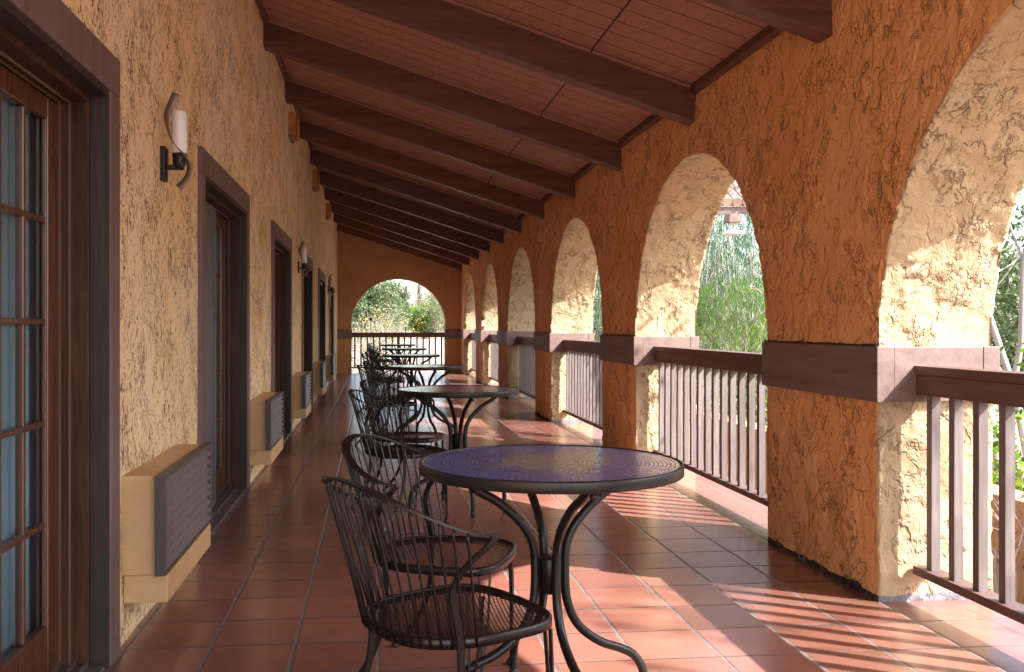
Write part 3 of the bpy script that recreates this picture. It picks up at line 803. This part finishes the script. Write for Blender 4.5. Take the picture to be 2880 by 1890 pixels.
def chair():
    """local +y is the front"""
    root = empty('wire_chair'); zs = .455
    # seat outline
    def outline(sc=1.0, n=72):
        out = []
        for i in range(n):
            a = 2 * PI * i / n; cx, cy = math.cos(a), math.sin(a)
            e = 4.6 if cy > 0 else 2.7
            wx = .232 if cy > 0 else .232 - .02 * (-cy)
            x = wx * abs(cx) ** (2 / e) * (1 if cx >= 0 else -1); y = .235 * abs(cy) ** (2 / e) * (1 if cy >= 0 else -1)
            if y > 0: y *= 1 - .10 * (x / .232) ** 2
            out.append((x * sc, y * sc))
        return out
    ol = outline()
    m = MB(); q = 6; n = len(ol)
    for x, y in ol:
        L = math.hypot(x, y); ux, uy = x / L, y / L
        for d, z in ((-.016, zs - .001), (-.004, zs + .004), (.003, zs), (.004, zs - .024), (.0005, zs - .024), (-.001, zs - .004)): m.v.append((x + ux * d, y + uy * d, z))
    for i in range(n):
        for j in range(q): m.f.append((i * q + j, i * q + (j + 1) % q, ((i + 1) % n) * q + (j + 1) % q, ((i + 1) % n) * q + j))
    m.build('seat_rim', MT['metal'], root, True)
    # expanded-metal seat
    poly = [(x * .955, y * .955) for x, y in ol]
    def clip(p, d):
        ts = []
        for i in range(len(poly)):
            a = Vector(poly[i]); b = Vector(poly[(i + 1) % len(poly)]); e = b - a
            den = d[0] * e[1] - d[1] * e[0]
            if abs(den) < 1e-9: continue
            t = ((a[0] - p[0]) * e[1] - (a[1] - p[1]) * e[0]) / den; u = ((a[0] - p[0]) * d[1] - (a[1] - p[1]) * d[0]) / den
            if 0 <= u < 1: ts.append(t)
        return (min(ts), max(ts)) if len(ts) >= 2 else None
    m = MB()
    for ang in (27, -27):
        d = (math.cos(R(ang)), math.sin(R(ang))); nn = (-d[1], d[0])
        for k in range(-40, 41):
            p = (nn[0] * k * .0108, nn[1] * k * .0108); c = clip(p, d)
            if not c or c[1] - c[0] < .01: continue
            def zz(x, y): return zs - .002 - .012 * max(0, 1 - (x * x + y * y) / .05)
            N_ = 8; hw = .0013
            for s_ in range(N_):
                A = c[0] + (c[1] - c[0]) * s_ / N_; B = c[0] + (c[1] - c[0]) * (s_ + 1) / N_
                ax, ay, bx, by = p[0] + d[0] * A, p[1] + d[1] * A, p[0] + d[0] * B, p[1] + d[1] * B
                za, zb = zz(ax, ay), zz(bx, by)
                m.add([(ax - nn[0] * hw, ay - nn[1] * hw, za - .0008), (bx - nn[0] * hw, by - nn[1] * hw, zb - .0008), (bx + nn[0] * hw, by + nn[1] * hw, zb + .0008), (ax + nn[0] * hw, ay + nn[1] * hw, za + .0008)], [(0, 1, 2, 3)])
    m.build('seat_mesh', MT['metal'], root)
    # top rail: U from arm end round the back
    A_, B_ = .305, .245; yb = -.095
    def rail(t):  # t 0..1 from right arm end round the back to the left arm end
        a = PI * t; x = A_ * math.cos(a); s_ = math.sin(a)
        y = yb - B_ * s_ ** .85; z = .735 + .115 * (s_ ** 1.3)
        return Vector((x, y, z))
    n = 48; pts = [rail(i / n) for i in range(n + 1)]
    pts = [Vector((A_ - .004, yb + .03, .728))] + pts + [Vector((-A_ + .004, yb + .03, .728))]
    wd = []
    for p in pts:
        d = Vector((p.x / A_, (p.y - yb) / B_, 0)); d.normalize(); wd.append(d + Vector((0, 0, .12)))
    m = MB(); m.ribbon(pts, wd, .030, .006); m.build('back_rail', MT['metal'], root)
    # spindles
    NS = 21
    for i in range(NS):
        t = .055 + .89 * i / (NS - 1); top = rail(t); top.z -= .003
        sx = top.x * .70; a = math.acos(max(-1, min(1, top.x / A_)))
        # point on the rear half of the seat outline
        an = PI + (PI * (1 - (t - .055) / .89 * 1.0)); an = -PI * (.0 + (t - .055) / .89) ; an = max(-PI + .12, min(-.12, an))
        an = -(.20 + (PI - .40) * (i / (NS - 1)))
        cx, cy = math.cos(an), math.sin(an); e = 2.7; wx = .232 - .02 * (-cy)
        bx = wx * abs(cx) ** (2 / e) * (1 if cx >= 0 else -1); by = -.235 * abs(cy) ** (2 / e)
        bot = Vector((bx * 1.012, by * 1.012, zs - .024))
        d = top - bot
        pts_ = [top, top + Vector((0, 0, -.022)), bot + Vector((d.x * .93, d.y * .93, d.z * .885)), bot + Vector((d.x * .78, d.y * .78, d.z * .75)), bot + Vector((d.x * .67, d.y * .67, d.z * .655)), bot + Vector((d.x * .32, d.y * .32, d.z * .33)), bot]
        m = MB(); m.tube(pts_, .0034, 6); m.build('spindle', MT['metal'], root, True)
    # arm supports running on down as the rear legs
    for sd in (1, -1):
        P = [(.303, yb + .028, .729), (.300, yb + .005, .705), (.272, -.135, .655), (.246, -.158, .59), (.240, -.14, .50), (.2385, -.13, .43), (.238, -.13, .33), (.243, -.15, .22), (.255, -.20, .11), (.275, -.29, .012)]
        pts = bez([(x * sd, y, z) for x, y, z in P], 5)
        m = MB(); m.ribbon(pts, [Vector((0, 1, .2))] * len(pts), .019, .008); lg = m.build('rear_leg', MT['metal'], root)
        m = MB(); m.lathe([(.010, 0), (.017, .003), (.018, .012), (.010, .020)], (.275 * sd, -.29, 0), 14); m.build('foot', MT['foot'], lg, True)
        m = MB(); f_ = Vector((.205 * sd, .190, .022))
        for (x, y) in ((.205, .182), (.150, .205)):
            m.ribbon(bez([(x * sd, y, zs - .028), ((x * .6 + .205 * .4) * sd, y * .6 + .19 * .4 + .004, .26), ((.205 * .93 + x * .07) * sd, .19, .10), f_], 4), Vector((1, .4 * sd, 0)), .010, .007)
        lg = m.build('front_leg', MT['metal'], root)
        m = MB(); m.lathe([(.011, 0), (.018, .004), (.019, .013), (.015, .020), (.011, .023), (.011, .028)], (f_.x, f_.y, 0), 14); m.build('foot', MT['foot'], lg, True)
    return root
ch0 = chair()
CH = [(.216, 2.63, 28, 'black wire chair nearest the camera, its mesh seat at the bottom edge'),
      (.245, 3.335, -22, 'black wire chair behind the nearest one, tucked at the front table'),
      (.19, 6.08, 26, 'wire chair on the near side of the second table'),
      (.25, 6.86, -20, 'wire chair with rounded rail on the far side of the second table'),
      (.17, 9.80, 20, 'wire chair on the near side of the third table'), (.22, 10.62, -18, 'wire chair on the far side of the third table'),
      (.16, 13.75, 22, 'wire chair on the near side of the fourth table'), (.20, 14.5, -14, 'wire chair on the far side of the fourth table'),
      (.20, 17.75, 6, 'wire chair on the near side of the fifth table'), (.22, 18.45, -16, 'wire chair on the far side of the fifth table'),
      (.17, 21.55, 4, 'wire chair on the near side of the farthest table'), (.20, 22.25, -12, 'wire chair on the far side of the farthest table')]
for k, (x, y, h_, lb) in enumerate(CH):
    c_ = ch0 if k == 0 else copy_tree(ch0)
    c_.location = (x, y, 0); c_.rotation_euler = (0, 0, R(h_ - 90)); tag(c_, lb, 'chair', 'black wire chairs at the mosaic tables')

# ================================================================ outdoors
GZ = -.9
def leaves(rnd, pts, size, n_per=1, droop=0.0, asp=.5):
    m = MB()
    for p in pts:
        for _ in range(n_per):
            d = Vector((rnd.gauss(0, 1), rnd.gauss(0, 1), rnd.gauss(0, 1) - droop)).normalized()
            w = d.cross(Vector((rnd.gauss(0, 1), rnd.gauss(0, 1), rnd.gauss(0, 1)))).normalized()
            L = size * rnd.uniform(.6, 1.4); q = Vector(p)
            m.add([q, q + d * L * .5 + w * L * asp * .5, q + d * L, q + d * L * .5 - w * L * asp * .5], [(0, 1, 2, 3)])
    return m
def branches(m, rnd, p, d, L, r, depth, spread=.6, up=.15, tips=None, kids=(2, 4)):
    n = 4; pts = [Vector(p)]; dd = Vector(d).normalized()
    for i in range(n):
        dd = (dd + Vector((rnd.gauss(0, .12), rnd.gauss(0, .12), rnd.gauss(0, .08) + up * .3))).normalized()
        pts.append(pts[-1] + dd * L / n)
    rr = [r * (1 - .45 * i / n) for i in range(n + 1)]
    m.tube(pts, rr, 6 if r > .03 else 4, False)
    if tips is not None and depth <= 1: tips += pts[1:]
    if depth > 0:
        for _ in range(rnd.randint(*kids)):
            k = rnd.randint(1, n); nd = (dd + Vector((rnd.gauss(0, spread), rnd.gauss(0, spread), rnd.gauss(0, spread * .6) + up))).normalized()
            branches(m, rnd, pts[k], nd, L * rnd.uniform(.55, .8), rr[k] * .6, depth - 1, spread, up, tips, kids)
def tree(name, label, x, y, h, rad, leafm, bark, seed, n=3500, size=.2, crown=(.35, 1.0), group=None, clumps=28, z0=GZ, cat='tree', lean=(0, 0), asp=.5):
    rnd = random.Random(seed); root = empty(name, (x, y, z0), 0, label, cat, group)
    m = MB(); tips = []
    branches(m, rnd, (0, 0, 0), (lean[0], lean[1], 1), h * .55, h * .028, 3, .55, .2, tips, (3, 4))
    m.build('trunk', bark, root, True)
    cz = h * (crown[0] + crown[1]) / 2; hz = h * (crown[1] - crown[0]) / 2; pts = []
    cl = []
    for _ in range(clumps):
        while True:
            v = Vector((rnd.uniform(-1, 1), rnd.uniform(-1, 1), rnd.uniform(-1, 1)))
            if .25 < v.length < 1: break
        cl.append((Vector((v.x * rad * .85 + lean[0] * h * .5, v.y * rad * .85, cz + v.z * hz * .85)), rad * rnd.uniform(.18, .36)))
    for i in range(n):
        c0, cr = cl[rnd.randrange(len(cl))]
        v = Vector((rnd.gauss(0, .5), rnd.gauss(0, .5), rnd.gauss(0, .42))) * cr * 1.25
        pts.append(c0 + v)
    leaves(rnd, pts, size, 1, .2, asp).build('crown', leafm, root)
    return root, cl
def px(u, Y):   # lateral position of a picture column (in 2380ths) at distance Y, as measured on the photograph
    t = math.atan((1108 - 872) / 2200); a = (u - 1108) / 2200
    return Y * (math.cos(t) * a + math.sin(t)) / (-math.sin(t) * a + math.cos(t))
GT = 'trees beyond the end railing'
tree('oak_tree', 'big dark green oak filling the left half of the far arch', px(858, 62), 62, 5.3, 2.3, MT['oak'], MT['barkd'], 1, 24000, .17, (.05, 1.0), GT, 70)
tree('oak_tree', 'smaller dark green tree behind the big oak in the far arch', px(905, 150), 150, 9.4, 3.4, MT['oak'], MT['barkd'], 11, 8000, .34, (.15, 1.0), GT, 30)
tree('oak_tree', 'grey-green round tree at the right side of the far arch', px(1040, 190), 190, 10.5, 5.0, MT['olive'], MT['barkd'], 12, 9000, .42, (.1, 1.0), GT, 34)
def conifer(x, y, h, rad, seed, label):
    rnd = random.Random(seed); root = empty('conifer_tree', (x, y, GZ), 0, label, 'tree', 'conifers far behind')
    m = MB(); m.tube([(0, 0, 0), (0, 0, h)], [h * .02, h * .004], 6); m.build('trunk', MT['barkd'], root)
    pts = []
    for i in range(3200):
        t = rnd.random() ** .7; z = h * (1 - t * .85); r_ = rad * (t ** .8) * (.7 + .3 * math.sin(z * 3.0 + rnd.random())) * math.sqrt(rnd.random()); a = rnd.uniform(0, 2 * PI)
        pts.append((r_ * math.cos(a), r_ * math.sin(a), z - r_ * .25))
    leaves(rnd, pts, .28 * h / 9, 1, .4, .45).build('crown', MT['conifer'], root)
conifer(px(974, 260), 260, 14.2, 2.3, 3, 'taller dark conifer against the sky in the far arch')
conifer(px(943, 280), 280, 14.0, 1.9, 4, 'slimmer pale conifer left of the taller one')
conifer(px(1020, 290), 290, 11.0, 3.8, 5, 'low conifer at right against the sky in the far arch')
conifer(px(880, 290), 290, 13.0, 4.5, 6, 'broad conifer behind the oak')
def bare(x, y, h, seed, mat, label, n=9):
    rnd = random.Random(seed); root = empty('bare_tree', (x, y, GZ), 0, label, 'tree', 'bare trees in the far arch'); m = MB()
    for i in range(n):
        a = rnd.uniform(0, 2 * PI); d = Vector((math.cos(a) * .22, math.sin(a) * .22, 1))
        branches(m, rnd, (math.cos(a) * .15, math.sin(a) * .15, 0), d, h * .5, .03 * h / 5, 3, .22, .35, None, (2, 4))
    m.build('trunk', mat, root)
bare(px(958, 172), 172, 10.0, 21, MT['twig'], 'pale leafless multi-stem tree in the middle of the far arch')
bare(px(985, 190), 190, 12.0, 22, MT['twigpink'], 'pinkish leafless tree behind the pale one', 10)
bare(px(930, 185), 185, 10.0, 23, MT['twigpink'], 'pinkish leafless tree left of the pale one', 10)
bare(px(1012, 200), 200, 12.0, 24, MT['twigpink'], 'pinkish leafless tree right of the conifer', 10)
# citrus with fruit
ct, cl = tree('orange_tree', 'bright green orange tree with fruit above the end railing', px(985, 160), 160, 6.4, 3.5, MT['citrus'], MT['barkd'], 31, 12000, .32, (.05, 1.0), None, 40)
rnd = random.Random(5)
m = MB()
for i in range(60):
    c0, cr = cl[rnd.randrange(len(cl))]; v = Vector((rnd.gauss(0, 1), -abs(rnd.gauss(0, 1)), rnd.gauss(0, 1))).normalized() * cr * 1.1
    m.lathe([(.02, -.14), (.11, -.07), (.13, 0), (.11, .07), (.02, .14)], c0 + v, 6)
m.build('fruit', MT['fruit'], ct)['kind'] = 'stuff'
# shrubs close behind the end railing on the left
def shrub(x, y, h, rad, seed, lm, bm_, label, n=2500, size=.09, tw=7, z0=GZ):
    rnd = random.Random(seed); root = empty('shrub', (x, y, z0), 0, label, 'shrub', 'shrubs beyond the balcony'); m = MB(); tips = []
    for i in range(tw):
        a = rnd.uniform(0, 2 * PI); branches(m, rnd, (0, 0, 0), (math.cos(a) * .55, math.sin(a) * .55, 1), h * .6, .018, 3, .5, .05, tips, (2, 4))
    m.build('stems', bm_, root)
    pts = [Vector(tips[rnd.randrange(len(tips))]) + Vector((rnd.gauss(0, .08), rnd.gauss(0, .08), rnd.gauss(0, .08))) * rad for _ in range(n)]
    leaves(rnd, pts, size, 1, .1).build('foliage', lm, root)
shrub(px(835, 34), 34, 2.7, 1.0, 41, MT['olive'], MT['twig'], 'twiggy grey shrub at the left foot of the far arch', 2200, .07, 12)
shrub(px(868, 38), 38, 2.5, 1.0, 42, MT['yellow'], MT['twig'], 'yellow-leaved shrub left of centre in the far arch', 350, .09, 11)
shrub(px(902, 44), 44, 2.7, 1.0, 43, MT['yellow'], MT['twig'], 'orange-yellow shrub in the middle of the far arch', 450, .10, 11)
shrub(px(828, 30), 30, 2.2, 1.0, 44, MT['olive'], MT['twig'], 'dry grey shrub just outside the end railing', 1200, .06, 12)
shrub(px(1025, 155), 155, 7.0, 3.0, 45, MT['olive'], MT['twig'], 'grey-green shrub right of the orange tree', 4500, .28, 12)
shrub(px(860, 32), 32, 1.6, 1.0, 46, MT['olive'], MT['twig'], 'low dry shrub behind the end railing balusters', 900, .06, 10)
# distant wood closing the horizon
rnd = random.Random(77); pts = []
for i in range(26000):
    x = rnd.uniform(-90, 180); y = 310 + rnd.uniform(0, 30); hh = 6.0 + 2.5 * noise.noise(Vector((x * .08, 0, 0))) + 1.5 * noise.noise(Vector((x * .3, 4, 0)))
    pts.append((x, y, GZ + hh * rnd.random() ** .6))
w_ = leaves(rnd, pts, 1.1, 1, 0, .6).build('distant_wood', MT['oak']); tag(w_, 'far line of trees on the horizon', 'wood', kind='stuff')
rnd = random.Random(78); pts = []
for i in range(22000):
    y = rnd.uniform(-30, 200); x = 34 + rnd.uniform(0, 10) + max(0, y) * .05; hh = 7 + 3 * noise.noise(Vector((y * .12, 9, 0)))
    pts.append((x, y, GZ + hh * rnd.random() ** .6))
w_ = leaves(rnd, pts, .8, 1, 0, .6).build('garden_wood', MT['oak']); tag(w_, 'mass of trees beyond the garden on the right', 'wood', kind='stuff')

# weeping tree seen through the second arch
def weeping(x, y, h, rad, seed, lm, label, n=260, L=1.6, z0=GZ, top=(.55, 1.0), trunk=True, ls=.10):
    rnd = random.Random(seed); root = empty('weeping_tree', (x, y, z0), 0, label, 'tree', 'weeping trees outside the arches')
    m = MB(); branches(m, rnd, (0, 0, 0), (.05, 0, 1), h * .5, .09, 3, .55, .1, None, (3, 5)); m.build('trunk', MT['bark'], root, True)
    s = MB(); lf = MB()
    for i in range(n):
        a = rnd.uniform(0, 2 * PI); r_ = rad * math.sqrt(rnd.random()); z = h * rnd.uniform(*top) - r_ * .25
        d = Vector((math.cos(a), math.sin(a), .25)); p = Vector((r_ * math.cos(a), r_ * math.sin(a), z)); L_ = L * rnd.uniform(.6, 1.3)
        pts = [p + d * L_ * .35 * math.sin(t * 1.5) + Vector((rnd.gauss(0, .01), rnd.gauss(0, .01), -L_ * t * t * .9)) for t in (0, .2, .4, .6, .8, 1.0)]
        s.tube(pts, .0035, 3, False)
        for k in range(5):
            for _ in range(7):
                q = pts[k].lerp(pts[k + 1], rnd.random()); dd = (Vector((rnd.gauss(0, .5), rnd.gauss(0, .5), -1.0))).normalized()
                ww = dd.cross(Vector((rnd.gauss(0, 1), rnd.gauss(0, 1), 0))).normalized(); l_ = ls * rnd.uniform(.7, 1.5)
                lf.add([q, q + dd * l_ * .5 + ww * .007, q + dd * l_, q + dd * l_ * .5 - ww * .007], [(0, 1, 2, 3)])
    s.build('twigs', MT['twig'], root); lf.build('crown', lm, root)
    return root
weeping(px(1720, 15), 15, 3.1, .95, 51, MT['willow'], 'bright yellow-green weeping tree through the second arch', 330, 1.5, GZ, (.45, 1.0), ls=.16)
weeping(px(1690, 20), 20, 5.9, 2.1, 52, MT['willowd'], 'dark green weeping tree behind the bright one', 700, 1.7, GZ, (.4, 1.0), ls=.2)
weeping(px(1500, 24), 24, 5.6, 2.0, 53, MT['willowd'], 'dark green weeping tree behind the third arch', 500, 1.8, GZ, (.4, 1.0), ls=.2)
# tree trunks at the right edge
def trunk_tree(x, y, seed, label, lean, h=6.0, r=.085, lm=None, n=900):
    rnd = random.Random(seed); root = empty('grey_trunk_tree', (x, y, GZ), 0, label, 'tree', 'pale trunked trees at the right edge'); m = MB(); tips = []
    branches(m, rnd, (0, 0, 0), (lean[0], lean[1], 1), h * .75, r, 3, .45, .15, tips, (3, 5)); m.build('trunk', MT['bark'], root, True)
    pts = [Vector(tips[rnd.randrange(len(tips))]) + Vector((rnd.gauss(0, .2), rnd.gauss(0, .2), rnd.gauss(0, .2))) for _ in range(n)]
    leaves(rnd, pts, .10, 1, .3).build('crown', lm or MT['vine'], root)
trunk_tree(px(2352, 8.2), 8.2, 61, 'leaning pale grey tree trunk at the right edge', (-.06, .0), 5.5, .15, MT['vine'], 1300)
trunk_tree(px(2325, 10.5), 10.5, 62, 'thin grey tree trunk left of the leaning one', (.05, .1), 5.2, .05, MT['olive'], 1500)
trunk_tree(px(2400, 12), 12, 63, 'slender tree behind the leaning trunk', (-.04, .1), 6.5, .06, MT['oak'], 2500)
tree('garden_tree', 'dark leafy tree behind the trunks at the right edge', px(2340, 15), 15, 4.6, 1.7, MT['oak'], MT['barkd'], 64, 7000, .11, (.05, 1.0), None, 40)
tree('garden_tree', 'leafy tree seen through the narrow gap of the third arch', px(1400, 30), 30, 5.0, 2.2, MT['oak'], MT['barkd'], 65, 6000, .14, (.05, 1.0), None, 40)
# a tree outside the frame whose feathery branches shade the floor
weeping(6.5, .1, 7.7, 1.2, 71, MT['willow'], 'weeping tree beside the camera that throws streaky shade', 36, 1.5, GZ, (.72, .98), ls=.22)
# garden wall with bougainvillea
gw = MB(); gw.box((4.5, -3, GZ), (4.8, 30, .02), .02); tag(gw.build('garden_wall', MT['ext']), 'low tan stucco garden wall outside the side railings', 'wall')
shrub(4.35, 6.1, 1.0, .7, 81, MT['pinkleaf'], MT['twig'], 'magenta flowering plant against the garden wall', 200, .035, 8)
shrub(5.2, 9.5, 1.5, .9, 82, MT['citrus'], MT['twig'], 'green bush behind the garden wall', 1600, .09, 9)
shrub(5.5, 13.0, 1.7, 1.0, 83, MT['oak'], MT['twig'], 'dark bush farther along behind the garden wall', 1800, .09, 9)
shrub(5.0, 7.4, 1.3, .8, 84, MT['citrus'], MT['twig'], 'green bush by the trunks behind the garden wall', 1400, .08, 9)
# neighbouring wing: tiled eave with a hanging lamp
nb = empty('garden_porch', (px(1655, 12.2), 12.2, 0), -.05, 'open tile roofed porch whose eave shows at the top of the second arch', 'porch')
def slope(y): return 2.84 + y * .62
m = MB()
vs = [(x, y, slope(y) + dz) for dz in (0, .05) for x, y in ((0, 0), (3.3, 0), (3.3, 2.6), (0, 2.6))]
m.add(vs, [(0, 3, 2, 1), (4, 5, 6, 7), (0, 1, 5, 4), (1, 2, 6, 5), (2, 3, 7, 6), (3, 0, 4, 7)])
rnd = random.Random(9)
for i in range(24):
    x = .05 + i * .138
    for r_ in range(8):
        y = -.06 + r_ * .33; dz = rnd.uniform(0, .012)
        m.tube([(x, y, slope(y) + .085 + dz), (x + rnd.uniform(-.01, .01), y + .38, slope(y + .38) + .05 + dz)], [.068, .055], 7)
m.build('roof', MT['rooftile'], nb)
m = MB(); m.box((.0, .0, 2.74), (3.3, .05, 2.836)); m.build('fascia', MT['bandwood'], nb)
for x, y in ((1.3, .25), (3.1, .25), (1.9, 2.4), (3.1, 2.4)):
    m = MB(); m.box((x - .07, y - .07, GZ), (x + .07, y + .07, slope(y))); m.build('post', MT['bandwood'], nb)
hl = empty('hanging_lamp', (px(1704, 12.0), 12.0, -.02), 0, 'white disc lamp hanging under the tiled eave in the second arch', 'lamp')
m = MB(); m.box((-.09, -.09, 2.62), (.09, .09, 2.73), .01); m.build('mount', MT['bandwood'], hl)
m = MB()
for dx_, dy_ in ((-.03, -.03), (.03, -.03), (.03, .03), (-.03, .03)): m.tube([(dx_, dy_, 2.62), (dx_ * 1.6, dy_ * 1.6, 2.52)], .007, 6)
m.build('rods', MT['white'], hl)
m = MB(); m.lathe([(.03, 2.455), (.14, 2.462), (.15, 2.475), (.13, 2.50), (.05, 2.525)], (0, 0, 0), 24); m.build('shade', MT['white'], hl, True)

# ================================================================ light, sky, camera
wd = bpy.data.worlds.new('World'); sc.world = wd; wd.use_nodes = True
nt = wd.node_tree; nt.nodes.clear()
sky = nt.nodes.new('ShaderNodeTexSky'); sky.sky_type = 'NISHITA'; sky.sun_disc = False
sd = Vector((.846, -.53, .89)).normalized()
sky.sun_elevation = math.asin(sd.z); sky.sun_rotation = math.atan2(sd.x, sd.y)
sky.dust_density = 2.5; sky.air_density = 1.0; sky.ozone_density = 1.0
bg = nt.nodes.new('ShaderNodeBackground'); bg.inputs[1].default_value = .68
wo = nt.nodes.new('ShaderNodeOutputWorld'); nt.links.new(sky.outputs[0], bg.inputs[0]); nt.links.new(bg.outputs[0], wo.inputs[0])
sl = bpy.data.lights.new('Sun', 'SUN'); sl.energy = 18; sl.angle = R(.55); sl.color = (1, .97, .93)
so = bpy.data.objects.new('sun', sl); COL.objects.link(so); so.rotation_euler = sd.to_track_quat('Z', 'Y').to_euler(); so.location = (10, -5, 12)

# scale everything to metres
for me in bpy.data.meshes: me.transform(Matrix.Scale(S, 4))
for o in bpy.data.objects: o.location = o.location * S

cam = bpy.data.cameras.new('Camera'); co = bpy.data.objects.new('camera', cam); COL.objects.link(co)
th = math.atan((1108 - 872) / 2200)
co.location = (0, 0, 1.25 * S); co.rotation_euler = (PI / 2, 0, -th)
cam.sensor_width = 36; cam.lens = 2200 * 36 / 2380
cam.shift_x = (1190 - 1108) / 2380; cam.shift_y = -(781 - 757) / 2380
cam.clip_start = .05; cam.clip_end = 2000
sc.camera = co
sc.view_settings.view_transform = 'Standard'; sc.view_settings.look = 'None'; sc.view_settings.exposure = 0
try:
    sc.cycles.max_bounces = 12; sc.cycles.diffuse_bounces = 9; sc.cycles.glossy_bounces = 4
except Exception: pass
